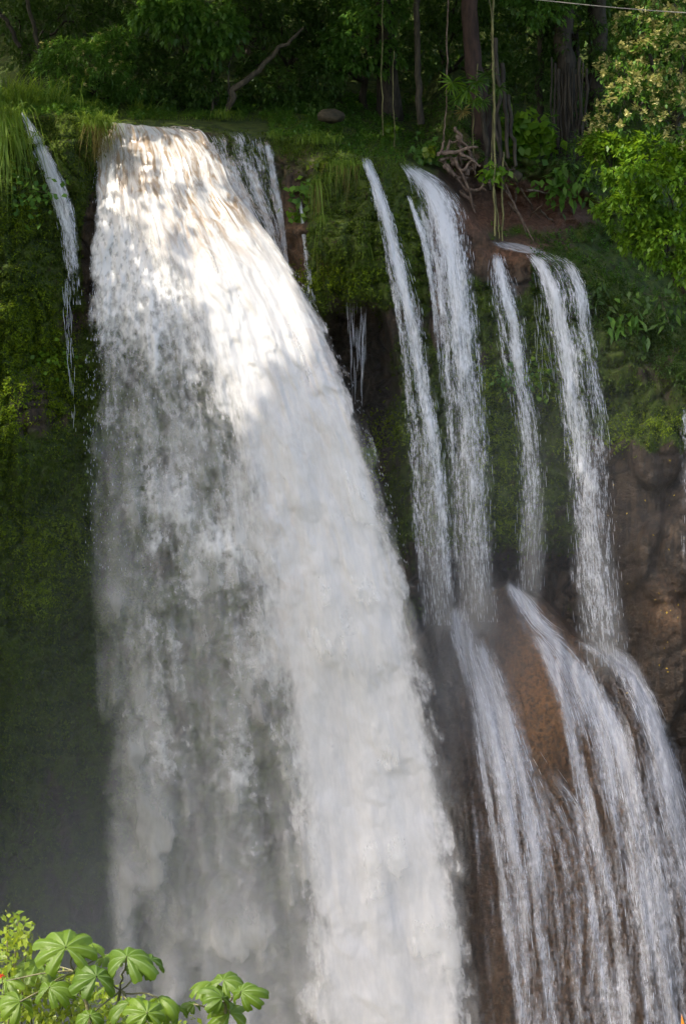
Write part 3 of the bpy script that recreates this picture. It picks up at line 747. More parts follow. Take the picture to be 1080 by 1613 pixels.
# ---- lower cascades over the dome: films on the rock
LOW = [
    dict(rows=[(925, 690, 760, 0), (980, 694, 772, 0), (1040, 706, 796, 0), (1100, 718, 822, 0), (1200, 728, 860, 0), (1300, 738, 890, 0), (1450, 752, 910, 0), (1613, 766, 925, 0), (2000, 780, 950, 0)],
         label='lower cascade left of the bare orange rock on the dome', n=500, base=.04,
         lines=[([(712, 950), (732, 1010), (755, 1080), (772, 1150), (800, 1280), (820, 1420), (840, 2000)], (20, 26), (.75, .86, .55, .40, .36)),
                ([(750, 1010), (782, 1090), (806, 1170), (832, 1280), (850, 1420), (862, 2000)], (20, 22), (.70, .72, .48, .42)),
                ([(745, 1110), (752, 1150), (762, 1220), (785, 1350), (802, 1480), (824, 1613), (850, 2000)], (7, 12), (.6, .82, .72, .75, .6)),
                ([(728, 1140), (745, 1300), (770, 1613), (790, 2000)], (6, 9), (.3, .5, .4))]),
    dict(rows=[(912, 790, 812, 0), (940, 796, 846, 0), (980, 812, 892, 0), (1030, 832, 1000, 0), (1080, 852, 1030, 0), (1150, 874, 1064, 0), (1250, 890, 1096, 0), (1400, 905, 1140, 0), (1613, 915, 1180, 0), (2000, 930, 1240, 0)],
         label='lower cascade fanning out right of the orange rock', n=1300, base=.08,
         lines=[([(804, 918), (832, 960), (872, 1010), (920, 1070), (965, 1150), (1000, 1270), (1030, 1400), (1058, 1613), (1090, 2000)], (15, 48), (.85, .92, .80, .66, .60, .5)),
                ([(930, 1010), (985, 1050), (1025, 1130), (1058, 1250), (1085, 1400), (1130, 2000)], (26, 26), (.8, .85, .75, .6)),
                ([(850, 1000), (885, 1090), (905, 1180), (935, 1300), (965, 1430), (985, 1613), (1010, 2000)], (13, 12), (.7, .66, .62, .6)),
                ([(898, 1180), (915, 1320), (935, 1450), (962, 1613), (990, 2000)], (8, 10), (.4, .7, .72, .6)),
                ([(985, 1250), (1010, 1400), (1022, 1613), (1030, 2000)], (12, 14), (.5, .6, .6)),
                ([(878, 1030), (940, 1130), (962, 1200), (985, 1330)], (34, 26), (.7, .6, .4))]),
]
for i, f in enumerate(LOW):
    fl = Flow(f['rows'], 0)
    t = thing('cascade', rooted([(f['rows'][0][0], f['rows'][0][1], f['rows'][0][2], -1.2)]), f['label'], 'cascade')
    sf_ = streams(f['lines'])
    def de(u, PY, px=None, f=f, i=i, sf_=sf_, fl=fl):
        if px is None: px = fl.at(u, PY)[0]
        s = fbm(u * 7 + i * 5, PY / 420., s=120 + i, o=3); s2 = fbm(px / 26., PY / 150., s=125 + i, o=3)
        g = np.maximum(sf_(px, PY) * (1 - .22 * sstep(1100, 1400, PY)), f['base']) + .28 * s * sstep(1050, 1250, PY) + .22 * s2
        return g * edge_soft(u, .10)
    water_sheet('film', fl, de, M['water_film'], t, du=3, dv=4, bump=.03, seed=60 + i, surf=True, off=-.02)
    water_sheet('upper_film', fl, lambda u, a, b: de(u, a, b) * .72, M['water_film'], t, du=4, dv=5, bump=.04, seed=65 + i, surf=True, off=-.12)
    streaks('thread', fl, f['n'], t, w=(.004, .010), L=(.06, .6), spread=.03, seed=60 + i, wig=.004, surf=True, k=5, dens=lambda u, py: np.clip(de(u, py) * 1.3 - .25, 0, 1))
# middle threads down the orange rock
fl = Flow([(1180, 800, 860, 0), (1300, 830, 940, 0), (1613, 880, 960, 0), (2000, 900, 980, 0)], 0)
t = thing('cascade', P(830, 1190, -2.6), 'thin film of water between the two lower cascades', 'cascade')
dm = lambda u, a, b=None: .30 + .35 * fbm(u * 6 + 3, a / 500., s=133, o=3)
water_sheet('film', fl, lambda u, a, b: dm(u, a) * edge_soft(u, .2) * sstep(1180, 1300, a), M['water_film'], t, du=3, dv=4, bump=.03, seed=70, surf=True, off=-.02)
streaks('thread', fl, 40, t, w=(.003, .006), L=(.1, .5), spread=.03, seed=71, wig=.02, surf=True, k=6)
# left film, half hidden in the spray of the great fall
fl = Flow([(940, 655, 712, 0), (1100, 670, 735, 0), (1250, 700, 745, 0), (1400, 712, 760, 0), (2000, 760, 800, 0)], 0)
t = thing('cascade', P(690, 950, -2.6), 'misty film of water between the widest fall and the dome', 'cascade')
water_sheet('film', fl, lambda u, a, b: (.26 + .3 * fbm(u * 4, a / 160., s=135, o=3)) * edge_soft(u, .5) * sstep(940, 1040, a) * sstep(1420, 1250, a), M['water_veil'], t, du=4, dv=5, bump=.1, seed=72, surf=True, off=-.5)
# shallow stream on the right ledge
fl = Flow([(380, 768, 800, 0), (386, 772, 836, 0), (394, 790, 866, 0), (400, 822, 872, 0)], 0)
t = thing('stream', P(800, 388, -.5), 'shallow white riffle on the rusty ledge above the slim winding fall', 'stream')
water_sheet('film', fl, lambda u, a, b: .62 * edge_soft(u, .3) * sstep(379, 384, a), M['water_film'], t, du=2, dv=1.0, bump=.03, seed=73, surf=True, off=-.03, vs=4)
# ------------------------------------------------------------------ vegetation
def unit(a): return a / (np.linalg.norm(a, axis=-1, keepdims=True) + 1e-9)
def leaf_faces(base, d, L, W, r, fold=.25, bend=.25):
    """n leaves of two triangles each: base point, direction, length, half width"""
    n = len(base)
    d = unit(d)
    side = unit(np.cross(d, np.array([0, 0, 1.0]) + r.normal(0, .45, (n, 3))))
    nrm = np.cross(side, d)
    nrm *= np.sign(nrm[:, 2:3] + 1e-6)
    L = np.broadcast_to(L, (n,))[:, None]; W = np.broadcast_to(W, (n,))[:, None]
    mid = base + d * L * .42
    tip = base + d * L - nrm * L * bend
    a = mid + side * W - nrm * W * fold; b = mid - side * W - nrm * W * fold
    V = np.stack([base, a, tip, b], 1).reshape(-1, 3)
    i = np.arange(n)[:, None] * 4
    F = np.concatenate([i + [0, 1, 2], i + [0, 2, 3]], 1).reshape(-1, 3)
    return V, F
def leaf_mesh(name, base, d, L, W, material, parent=None, tint=None, seed=0, **kw):
    r = np.random.default_rng(seed)
    V, F = leaf_faces(base, d, L, W, r, **kw)
    if tint is None: tint = r.uniform(0, 1, len(base))
    return mesh_np(name, V, F, material, parent, smooth=False, attrs=dict(tint=np.repeat(np.clip(tint, 0, 1), 4)))
def rdir(r, n): return unit(r.normal(0, 1, (n, 3)))
def crown_points(r, ell, n, shell=.55, front=.0):
    """cluster centres in a lumpy ellipsoid; ell = (cx, cy, cz, rx, ry, rz)"""
    c = np.array(ell[:3]); s = np.array(ell[3:])
    d = rdir(r, n * 3)
    if front: d = unit(d + np.array([0, -front, .2]))
    rr = shell + (1 - shell) * r.uniform(0, 1, n * 3) ** .6
    lump = 1 + .38 * noise(d[:, 0] * 2.3 + c[0], d[:, 1] * 2.3 + c[1], d[:, 2] * 2.3 + c[2], s=5)
    q = c + d * s * (rr * lump)[:, None]
    gate = noise(q[:, 0] * .9, q[:, 1] * .9, q[:, 2] * 1.1, s=9) > -.28 + 0 * rr
    q, d = q[gate][:n], d[gate][:n]
    return q, d
# which leaves would shade the places the photograph shows in sun
su = unit(np.cross(SUN, [0, 0, 1.0])); sv = np.cross(SUN, su)
LIT = []
def lit_poly(poly, Yf, step=9, gate=None):
    poly = np.array(poly, float)
    x0, y0 = poly.min(0); x1, y1 = poly.max(0)
    gx, gy = np.meshgrid(np.arange(x0, x1, step), np.arange(y0, y1, step)); gx = gx.ravel(); gy = gy.ravel()
    ins = np.zeros(len(gx), bool)
    j = len(poly) - 1
    for i in range(len(poly)):
        xi, yi = poly[i]; xj, yj = poly[j]
        ins ^= ((yi > gy) != (yj > gy)) & (gx < (xj - xi) * (gy - yi) / (yj - yi + 1e-9) + xi)
        j = i
    gx, gy = gx[ins], gy[ins]
    if gate is not None:
        k = gate(gx, gy); gx, gy = gx[k], gy[k]
    Y = Yf(gx, gy) if callable(Yf) else Yf
    LIT.append(P(gx, gy, Y))
def main_Y(px, py):
    L = smooth_interp(py, MAIN.r[:, 0], MAIN.r[:, 1]); R = smooth_interp(py, MAIN.r[:, 0], MAIN.r[:, 2])
    return MAIN.at(np.clip((px - L) / (R - L), 0, 1), py)[1] - .3
dap = lambda s, t, sc=26.: (lambda x, y: noise(x / sc, y / sc, s=s) > t)
lit_poly([(268, 203), (325, 222), (350, 285), (300, 292), (262, 240)], main_Y, 5)
lit_poly([(355, 280), (430, 370), (480, 450), (490, 540), (440, 575), (420, 625), (352, 695), (305, 640), (325, 520), (300, 440), (310, 340)], main_Y, 5, lambda x, y: noise(x / 11., y / 11., s=213) < .10)
lit_poly([(160, 205), (265, 205), (355, 290), (305, 340), (300, 440), (320, 560), (300, 620), (240, 500), (180, 420), (148, 300)], main_Y, 5, lambda x, y: noise(x / 20., y / 20., s=203) < -.4)
lit_poly([(0, 60), (120, 80), (185, 150), (180, 215), (110, 190), (40, 190), (40, 300), (0, 320)], lambda x, y: depth(x, np.maximum(y, 190)) - .4, 9, dap(204, -.5))
lit_poly([(-20, 440), (60, 450), (90, 520), (110, 640), (60, 720), (-20, 720)], lambda x, y: depth(x, y), 8, dap(205, -.7, 22.))
lit_poly([(-20, 290), (70, 290), (70, 380), (-20, 400)], lambda x, y: depth(x, y), 8, dap(215, -.3, 22.))
lit_poly([(30, 800), (130, 820), (110, 980), (30, 960)], lambda x, y: depth(x, y), 8, dap(216, .1, 18.))
lit_poly([(940, 0), (1100, -20), (1100, 430), (1000, 400), (925, 260), (930, 60)], -1.5, 10, dap(206, -.2, 22.))
lit_poly([(60, 60), (220, 60), (220, 150), (60, 150)], 3.2, 10, dap(207, -.3, 20.))
lit_poly([(230, -10), (380, -10), (370, 100), (240, 100)], 3.5, 10, dap(208, -.3, 20.))
lit_poly([(430, 180), (570, 190), (560, 290), (450, 240)], -1, 9, dap(209, -.05, 16.))
lit_poly([(560, 20), (600, 20), (600, 110), (550, 110)], 5, 10, dap(210, .1, 16.))
LITP = np.concatenate(LIT)
CELL = .10
lk = np.stack([LITP @ su, LITP @ sv], 1)
litset = set()
for a_, b_c in np.floor(lk / CELL).astype(int):
    for i_ in (-1, 0, 1):
        for j_ in (-1, 0, 1): litset.add((a_ + i_, b_c + j_))
lit_arr = np.array(sorted(litset)); lit_min = lit_arr.min(0); lit_sz = lit_arr.max(0) - lit_min + 1
litmask = np.zeros(lit_sz, bool); litmask[tuple((lit_arr - lit_min).T)] = True
def not_shading(q):
    k = np.floor(np.stack([q @ su, q @ sv], 1) / CELL).astype(int) - lit_min
    ok = ((k >= 0) & (k < lit_sz)).all(1)
    r = np.zeros(len(q), bool)
    r[ok] = litmask[tuple(k[ok].T)]
    return ~r
def pxr(r, Y): return r * (Y - CAM[1]) / FPX      # pixels to metres at depth Y
def ellp(px, py, Y, rx, ry, rz=None):
    c = P(px, py, Y)
    a, b = pxr(rx, Y), pxr(ry, Y)
    return (*c, a, rz if rz else max(a, b) * .9, b)
def clusters(name, q, d, per, L, W, material, parent, seed, carve=False, droop=.35, spread=1.0, tipcol=.35, kind=None, bend=.25):
    r = np.random.default_rng(seed)
    n = len(q)
    base = np.repeat(q, per, 0); dd = np.repeat(d, per, 0)
    k = unit(dd * .9 + r.normal(0, spread, base.shape) - np.array([0, 0, droop]))
    LL = L * r.uniform(.65, 1.2, len(base))
    base = base + k * LL[:, None] * .15 + r.normal(0, L * .35, base.shape)
    ct = np.repeat(r.uniform(0, 1, n), per)
    if carve:
        keep = not_shading(base); px, py = proj(base)
        keep &= ~((py > -25) & (px > -40) & (px < 1120))
        base, k, LL, ct = base[keep], k[keep], LL[keep], ct[keep]
    tint = np.clip(ct * .6 + r.uniform(0, .4, len(base)), 0, 1) ** 1.3
    o = leaf_mesh(name, base, k, LL, LL * W, material, parent, tint, seed, bend=bend)
    if kind: o['kind'] = kind
    return o
def tree(name, label, cat, base, fork, rad, crowns, ncl, per, L, W, material, bark='bark', group=None, seed=0, carve=False, shell=.5, front=.3, droop=.35, limbs=True, blossoms=None, lean=.15):
    r = np.random.default_rng(seed)
    t = thing(name, base, label, cat, group)
    base = np.array(base, float); fork = np.array(fork, float)
    low = base - np.array([0, 0, .5])
    tp = wander(low, fork, 12, lean, seed)
    MB().tube(tp, np.linspace(rad * 1.25, rad * .75, 12) * (1 + .5 * np.exp(-np.linspace(0, 8, 12))), 9).build('trunk', M[bark], t)
    tot = sum(c[3] * c[5] for c in crowns); Q = []; D = []
    for i, c in enumerate(crowns):
        cc = np.array(c[:3])
        if limbs:
            mb = MB()
            bp = wander(tp[-2 - (i % 3)], cc + np.array([0, 0, c[5] * .3]), 8, .25, seed + i)
            mb.tube(bp, np.linspace(rad * .55, rad * .12, 8), 6)
            for j in range(3):
                e = cc + r.normal(0, .55, 3) * np.array(c[3:])
                mb.tube(wander(bp[4 + j], e, 6, .15, seed + 7 * j + i), np.linspace(rad * .22, rad * .05, 6), 5)
            mb.build('branch', M[bark], t)
        q, d = crown_points(r, c, max(6, int(ncl * c[3] * c[5] / tot)), shell, front)
        Q.append(q); D.append(d)
    Q = np.concatenate(Q); D = np.concatenate(D)
    clusters('crown', Q, D, per, L, W, material, t, seed + 50, carve, droop)
    if blossoms:
        bq = Q[r.uniform(0, 1, len(Q)) < blossoms[0]]; bd = unit(bq - np.array(crowns[0][:3]) + np.array([0, -2.5, 1.5]))
        if len(blossoms) > 2: 
            px, py = proj(bq); k = blossoms[2](px, py); bq, bd = bq[k], bd[k]
        clusters('blossom', bq + bd * L * .9, bd, 16, blossoms[1], .45, M['blossom'], t, seed + 70, droop=-.2, spread=1.3)
    return t
def blades(r, base, n, L, lean, droop, width, pts=6, spread=.12, up=1.0):
    """arching grass blades as ribbons"""
    b = base + r.normal(0, 1, (n, 3)) * np.array([spread, spread * .6, .02])
    a = r.uniform(0, 2 * math.pi, n)
    out = np.stack([np.cos(a), np.sin(a) * .8, 0 * a], 1) * r.uniform(.15, .7, n)[:, None] + np.array(lean)
    LL = L * r.uniform(.55, 1.15, n)
    t = np.linspace(0, 1, pts)
    c = b[:, None] + LL[:, None, None] * (t[None, :, None] * np.array([0, 0, up]) + out[:, None] * (t ** 1.5)[None, :, None] - np.array([0, 0, 1.0]) * (droop * r.uniform(.5, 1.4, n))[:, None, None] * (t ** 2.6)[None, :, None])
    side = unit(np.stack([-np.sin(a), np.cos(a), .2 + 0 * a], 1) + r.normal(0, .4, (n, 3)))
    wv = width * np.sin(np.clip(t * .85 + .15, 0, 1) * math.pi) ** .6
    wv = np.where(t > .98, 0.001, wv)
    V = np.stack([c + side[:, None] * wv[None, :, None], c - side[:, None] * wv[None, :, None]], 2).reshape(-1, 3)
    f = np.array([(2*i, 2*i+1, 2*i+3, 2*i+2) for i in range(pts - 1)])
    F = (f[None] + (np.arange(n) * 2 * pts)[:, None, None]).reshape(-1, 4)
    return V, F, np.repeat(r.uniform(0, 1, n), 2 * pts)
def tuft(name, label, base, n, L, material, lean=(0, 0, 0), droop=.6, width=.012, seed=0, spread=.12, up=1.0, group=None, cat='grass tuft', dry=0.0):
    r = np.random.default_rng(seed)
    t = thing(name, base, label, cat, group)
    V, F, tn = blades(r, np.array(base, float), n, L, lean, droop, width, spread=spread, up=up)
    mesh_np('blades', V, F, material, t, smooth=True, attrs=dict(tint=tn))
    if dry:
        V, F, tn = blades(r, np.array(base, float), int(n * dry), L * .8, lean, droop * 1.5, width, spread=spread, up=up * .7)
        mesh_np('dry_blades', V, F, M['grass_dry'], t, attrs=dict(tint=tn))
    return t
def on_ground(px, py, off=0.0): return P(px, py, float(depth(px, py)) + off)

# ---- forest trees, front to back
def fl_mask(px, py): return (py < 250) & ((py < 200) | (px > 1040) | (px < 960))
tree('flowering_tree', 'tree covered in cream blossom on the right bank', 'tree', P(1120, 470, -.4), P(1060, 180, -.2), .16,
     [ellp(1000, 160, -1.0, 62, 72), ellp(1050, 90, -1.1, 70, 70), ellp(975, 115, -.9, 40, 42), ellp(1060, 10, -1.0, 70, 60), ellp(1000, 40, -.6, 50, 40), ellp(950, 215, -.8, 32, 40), ellp(1070, 190, -1.4, 40, 60)],
     620, 10, .17, .24, M['leaf_mid'], 'bark_pale', seed=11, blossoms=(.72, .10, fl_mask))
tree('broadleaf_tree', 'bright green bushy tree below the cream blossom on the right bank', 'tree', P(1110, 500, -.9), P(1030, 360, -1.0), .10,
     [ellp(1010, 262, -1.5, 66, 46), ellp(950, 250, -1.5, 42, 32), ellp(1060, 290, -1.8, 50, 60), ellp(990, 330, -1.6, 60, 42), ellp(1050, 380, -1.9, 48, 45), ellp(1085, 420, -2.0, 30, 30), ellp(935, 230, -1.3, 26, 18), ellp(1000, 380, -1.3, 30, 25)],
     760, 11, .20, .27, M['leaf_bright'], 'bark', seed=12)
tree('shrub', 'pale green layered shrub behind the tall grass on the left', 'shrub', P(150, 172, 3.6), P(150, 140, 3.6), .06,
     [ellp(130, 85, 3.2, 60, 20), ellp(180, 70, 3.4, 45, 20), ellp(90, 105, 3.0, 35, 14), ellp(170, 110, 2.9, 45, 14), ellp(120, 130, 2.8, 45, 16), ellp(200, 135, 3.1, 40, 18)],
     520, 11, .19, .15, M['leaf_mid'], seed=13, droop=.1, blossoms=(.05, .06))
tree('broadleaf_tree', 'tree with large drooping mid green leaves above the river lip', 'tree', P(345, 178, 5.0), P(330, 90, 4.6), .10,
     [ellp(285, 25, 3.4, 60, 36), ellp(345, 45, 3.2, 40, 40), ellp(240, 20, 3.4, 30, 36), ellp(330, 85, 3.6, 30, 20)],
     360, 9, .24, .26, M['leaf_mid'], seed=14, droop=.9)
tree('shrub', 'dark leafy shrub in the shade left of the leaning dead trunk', 'shrub', P(260, 178, 4.6), P(265, 150, 4.6), .06,
     [ellp(260, 120, 4.2, 60, 30), ellp(230, 90, 4.2, 40, 26), ellp(310, 140, 4.0, 50, 26), ellp(250, 160, 3.8, 50, 16)],
     420, 10, .18, .22, M['leaf_dark'], seed=15)
tree('broadleaf_tree', 'leafy tree behind the hanging vines in the middle of the forest', 'tree', P(575, 180, 8), P(575, 100, 7.5), .12,
     [ellp(560, 60, 5.6, 55, 36), ellp(585, 20, 5.4, 60, 30), ellp(540, 100, 5.8, 40, 25), ellp(610, 90, 5.8, 30, 25)],
     380, 10, .20, .26, M['leaf_mid'], seed=16, droop=.6)
tree('shrub', 'dark undergrowth shrub beside the leaning dead trunk', 'shrub', P(440, 180, 6), P(440, 160, 6), .06,
     [ellp(430, 140, 5.4, 60, 30), ellp(500, 120, 5.8, 45, 40), ellp(400, 110, 6.2, 35, 30), ellp(470, 165, 5, 60, 14)],
     420, 10, .17, .24, M['leaf_dark'], seed=17)
tree('broadleaf_tree', 'tree with a spray of light green leaves hanging in at the top', 'tree', P(850, 250, 6), P(850, -40, 4), .10,
     [ellp(855, 18, 2.6, 36, 28), ellp(880, -20, 2.8, 60, 24), ellp(820, -10, 3.0, 30, 20)],
     150, 10, .20, .26, M['leaf_mid'], seed=18, droop=.8)
tree('broadleaf_tree', 'dark tree behind the cream blossom', 'tree', P(905, 290, 6), P(905, 60, 5.5), .16,
     [ellp(910, 60, 4.8, 60, 60), ellp(870, 120, 5.0, 45, 50), ellp(940, 140, 4.6, 45, 60), ellp(890, 0, 5, 70, 40), ellp(840, 70, 5.4, 40, 60), ellp(920, 250, 2.4, 35, 40)],
     620, 11, .18, .2, M['leaf_dark'], seed=19)
tree('broadleaf_tree', 'dark tree crown behind the thick trunk of the vine hung tree', 'tree', P(700, 200, 10), P(700, 90, 9.5), .14,
     [ellp(690, 60, 7.5, 60, 60), ellp(640, 110, 7.6, 40, 40), ellp(760, 50, 7.4, 50, 60), ellp(790, 130, 6, 40, 40), ellp(720, 10, 7, 60, 40)],
     520, 11, .18, .22, M['leaf_dark'], seed=20)
tree('broadleaf_tree', 'dark tree in the shade above the leaning dead trunk', 'tree', P(460, 180, 11), P(460, 80, 10), .12,
     [ellp(440, 40, 8, 70, 45), ellp(500, 70, 8.4, 50, 40), ellp(400, 20, 7, 50, 40), ellp(520, 10, 8, 50, 30)],
     430, 11, .19, .24, M['leaf_dark'], seed=21)
tree('broadleaf_tree', 'dark tree in the top left corner behind the tall grass', 'tree', P(30, 170, 8), P(40, 60, 7.5), .10,
     [ellp(20, 30, 6, 60, 40), ellp(110, 20, 6.6, 60, 35), ellp(60, 90, 6.0, 50, 30), ellp(180, 10, 6.5, 50, 30)],
     430, 11, .19, .2, M['leaf_dark'], seed=22)
# forest behind, one mass
r = np.random.default_rng(30)
n = 5200
fy = r.uniform(10, 25, n); fx = r.uniform(-120, 1250, n); fyp = r.uniform(-160, 185, n)
q = P(fx, fyp, fy); g = noise(q[:, 0] * .35, q[:, 1] * .35, q[:, 2] * .45, s=66) > -.15
q = q[g]
o = clusters('woods', q, unit(np.tile([0, -1.0, .2], (len(q), 1))), 9, .34, .28, M['leaf_dark'], None, 31)
tag(o, 'deep shaded forest far behind the river', kind='stuff')
# undergrowth on the bank and forest floor
n = 5200
gx = r.uniform(-10, 1090, n * 2); L_ = lip(gx)
gy = L_ - r.uniform(0, 1, n * 2) ** 1.0 * (L_ - 150)
ok = (~((blob(gx, gy, 850, 325, 90, 42, 3) > .35) | (blob(gx, gy, 745, 310, 60, 60, 3) > .5) | ((gy > lip(gx) - 16) & (gx > 640)))) & (noise(gx / 30, gy / 18, s=77) > -.2)
ok &= ~((gx > 150) & (gx < 425) & (gy > 188)) & ~((gx > 620) & (r.uniform(0, 1, len(gx)) < .45))
gx, gy = gx[ok][:n], gy[ok][:n]
q = P(gx, gy, depth(gx, gy))
o = clusters('undergrowth', q + np.array([0, -.05, .06]), unit(np.tile([0, -.6, 1.0], (len(q), 1))), 8, .11, .26, M['leaf_mid'], None, 32)
tag(o, 'low leafy undergrowth covering the forest floor and bank', kind='stuff')
n = 1500
gx = r.uniform(835, 1090, n); gy = lip(gx) + r.uniform(-34, 70, n)
q = P(gx, gy, depth(gx, gy) - .05)
o = clusters('undergrowth', q, unit(np.tile([0, -.8, .8], (len(q), 1))), 9, .10, .22, M['leaf_dark'], None, 36)
tag(o, 'dark low leaves on the slope below the right bank', kind='stuff')
# short grass over the lip of the bluff and banks
n = 2600
gx = np.concatenate([r.uniform(425, 640, n), r.uniform(180, 430, 800), r.uniform(-10, 170, 1100), r.uniform(840, 1080, 500)])
L_ = lip(gx); gy = np.where(gx < 170, L_ - r.uniform(-45, 25, len(gx)), np.where(gx < 428, r.uniform(178, 192, len(gx)), L_ - r.uniform(-32, 35, len(gx))))
B = P(gx, gy, depth(gx, gy))
V, F, tn = blades(r, B, len(B), .26, (0, -.35, 0), .7, .007, pts=4, spread=.02)
o = mesh_np('grass', V, F, M['grass'], None, attrs=dict(tint=tn * .6))
tag(o, 'short grass over the edges of the cliff', kind='stuff')
# moss and small leaves over the cliff
n = 150000
mx_ = r.uniform(-30, 1110, n); my_ = r.uniform(180, 1500, n)
mm = masks(mx_, my_)[0]
hid = (mx_ > smooth_interp(my_, MAIN.r[:, 0], MAIN.r[:, 1]) + 120) & (mx_ < smooth_interp(my_, MAIN.r[:, 0], MAIN.r[:, 2]) - 50) & (my_ > 260)
keep = (r.uniform(0, 1, n) < mm * 1.05 - .22) & ~hid & (my_ > lip(mx_) - 4)
mx_, my_ = mx_[keep], my_[keep]
d0 = depth(mx_, my_)
gxn = (depth(mx_ + 3, my_) - d0) / pxr(3, 0); gzn = -(depth(mx_, my_ + 3) - d0) / pxr(3, 0)
nr = unit(np.stack([-(-gxn), -np.ones_like(gxn), gzn], 1) * np.array([1, 1, 1]))
q = P(mx_, my_, d0)
o = clusters('moss', q + nr * .02, nr, 4, .075, .34, M['moss_leaf'], None, 33, droop=.7, spread=.7)
tag(o, 'moss and tiny hanging leaves that cover the cliff', kind='stuff')
# brighter creeping moss in patches
n = 170000
mx_ = r.uniform(-20, 1090, n); my_ = r.uniform(200, 1100, n)
br = sum(blob(mx_, my_, *b_) for b_ in [(40, 520, 50, 70), (10, 620, 30, 80), (90, 610, 22, 60), (40, 840, 40, 30), (100, 850, 30, 40), (60, 930, 40, 40), (30, 340, 30, 30), (850, 590, 36, 34), (795, 690, 20, 60), (585, 735, 14, 40), (615, 680, 24, 30), (765, 640, 14, 70), (1020, 668, 48, 16), (975, 690, 20, 16), (800, 820, 26, 30), (520, 440, 60, 20), (900, 700, 20, 16)])
keep = r.uniform(0, 1, n) < br * .9 + .9 * noise(mx_ / 14., my_ / 18., s=88) * br
mx_, my_ = mx_[keep], my_[keep]
d0 = depth(mx_, my_)
q = P(mx_, my_, d0 - .03)
o = clusters('moss', q, unit(np.tile([0, -1.0, .1], (len(q), 1))), 4, .07, .36, M['moss_lime'], None, 34, droop=.6, spread=.7)
tag(o, 'bright yellow green moss in patches on the cliff', kind='stuff')
# ---- grass tufts
def ptuft(label, px, py, Y, n, Lpx, **kw):
    return tuft('grass_tuft', label, P(px, py, Y), n, pxr(Lpx, Y), kw.pop('material', M['grass']), **kw)
TL = [('tall arching grass at the far left edge, its stems highest', 18, 190, -.2, 240, 110, dict(droop=.5, spread=.45, width=.016)),
      ('tall grass clump standing above the leftmost slanting fall', 62, 186, .2, 220, 95, dict(droop=.5, spread=.45, width=.014)),
      ('bright grass clump spilling over the edge at the far left', 8, 235, -2.2, 170, 95, dict(droop=1.5, spread=.35, width=.016, lean=(.1, -.3, 0))),
      ('hanging yellow green grass on the far left wall', 4, 190, -2.6, 110, 95, dict(droop=2.0, spread=.3, width=.015, lean=(.15, -.35, 0))),
      ('grass clump between the leftmost slanting fall and the river lip', 100, 196, .1, 180, 52, dict(droop=.8, spread=.4, width=.011)),
      ('straw tinged grass clump drooping into the river lip', 150, 205, -1.05, 280, 64, dict(droop=1.1, spread=.26, width=.009, dry=.7, lean=(.10, -.2, 0))),
      ('small grass clump with dry stems behind the river lip', 224, 190, 2.6, 130, 50, dict(droop=.5, spread=.2, width=.010, dry=.2)),
      ('grass clump on the slope left of the river lip', 130, 180, 1.3, 140, 46, dict(droop=.7, spread=.35, width=.010)),
      ('lush green grass clump with a pale drooping skirt on the bluff edge', 543, 262, -1.6, 120, 36, dict(droop=1.6, spread=.22, width=.011, lean=(0, -.3, 0), dry=.35)),
      ('grass clump on top of the mossy bluff', 505, 226, -.6, 150, 38, dict(droop=.8, spread=.3, width=.009)),
      ('small dark green grass clump hanging over the bluff lip', 522, 282, -1.4, 90, 36, dict(droop=1.8, spread=.14, width=.008, lean=(0, -.3, 0))),
      ('pale grass tuft hanging high on the mossy bluff face', 500, 290, -1.75, 46, 44, dict(droop=2.6, spread=.06, width=.010, lean=(.05, -.3, 0), dry=.5)),
      ('pale grass tuft hanging halfway down the mossy bluff face', 507, 346, -1.95, 40, 38, dict(droop=2.6, spread=.06, width=.009, lean=(0, -.3, 0), dry=.5)),
      ('fan of long leaves low on the mossy bluff face beside the bright jet', 568, 378, -2.3, 30, 40, dict(droop=1.9, spread=.08, width=.014, lean=(.1, -.3, 0))),
      ('little grass sprout at the right end of the river lip', 432, 218, -.5, 60, 30, dict(droop=1.0, spread=.12, width=.008)),
      ('sedge clump at the foot of the leaning dead trunk', 355, 186, 2.2, 80, 30, dict(droop=.7, spread=.2, width=.010)),
      ('dark green tuft below the broad bluish fall lip', 580, 712, -1.2, 60, 26, dict(droop=2.0, spread=.12, width=.012, lean=(0, -.3, 0)))]
for i, (lb, px, py, Y, n, L, kw) in enumerate(TL):
    ptuft(lb, px, py, Y, n, L, seed=200 + i, **kw)
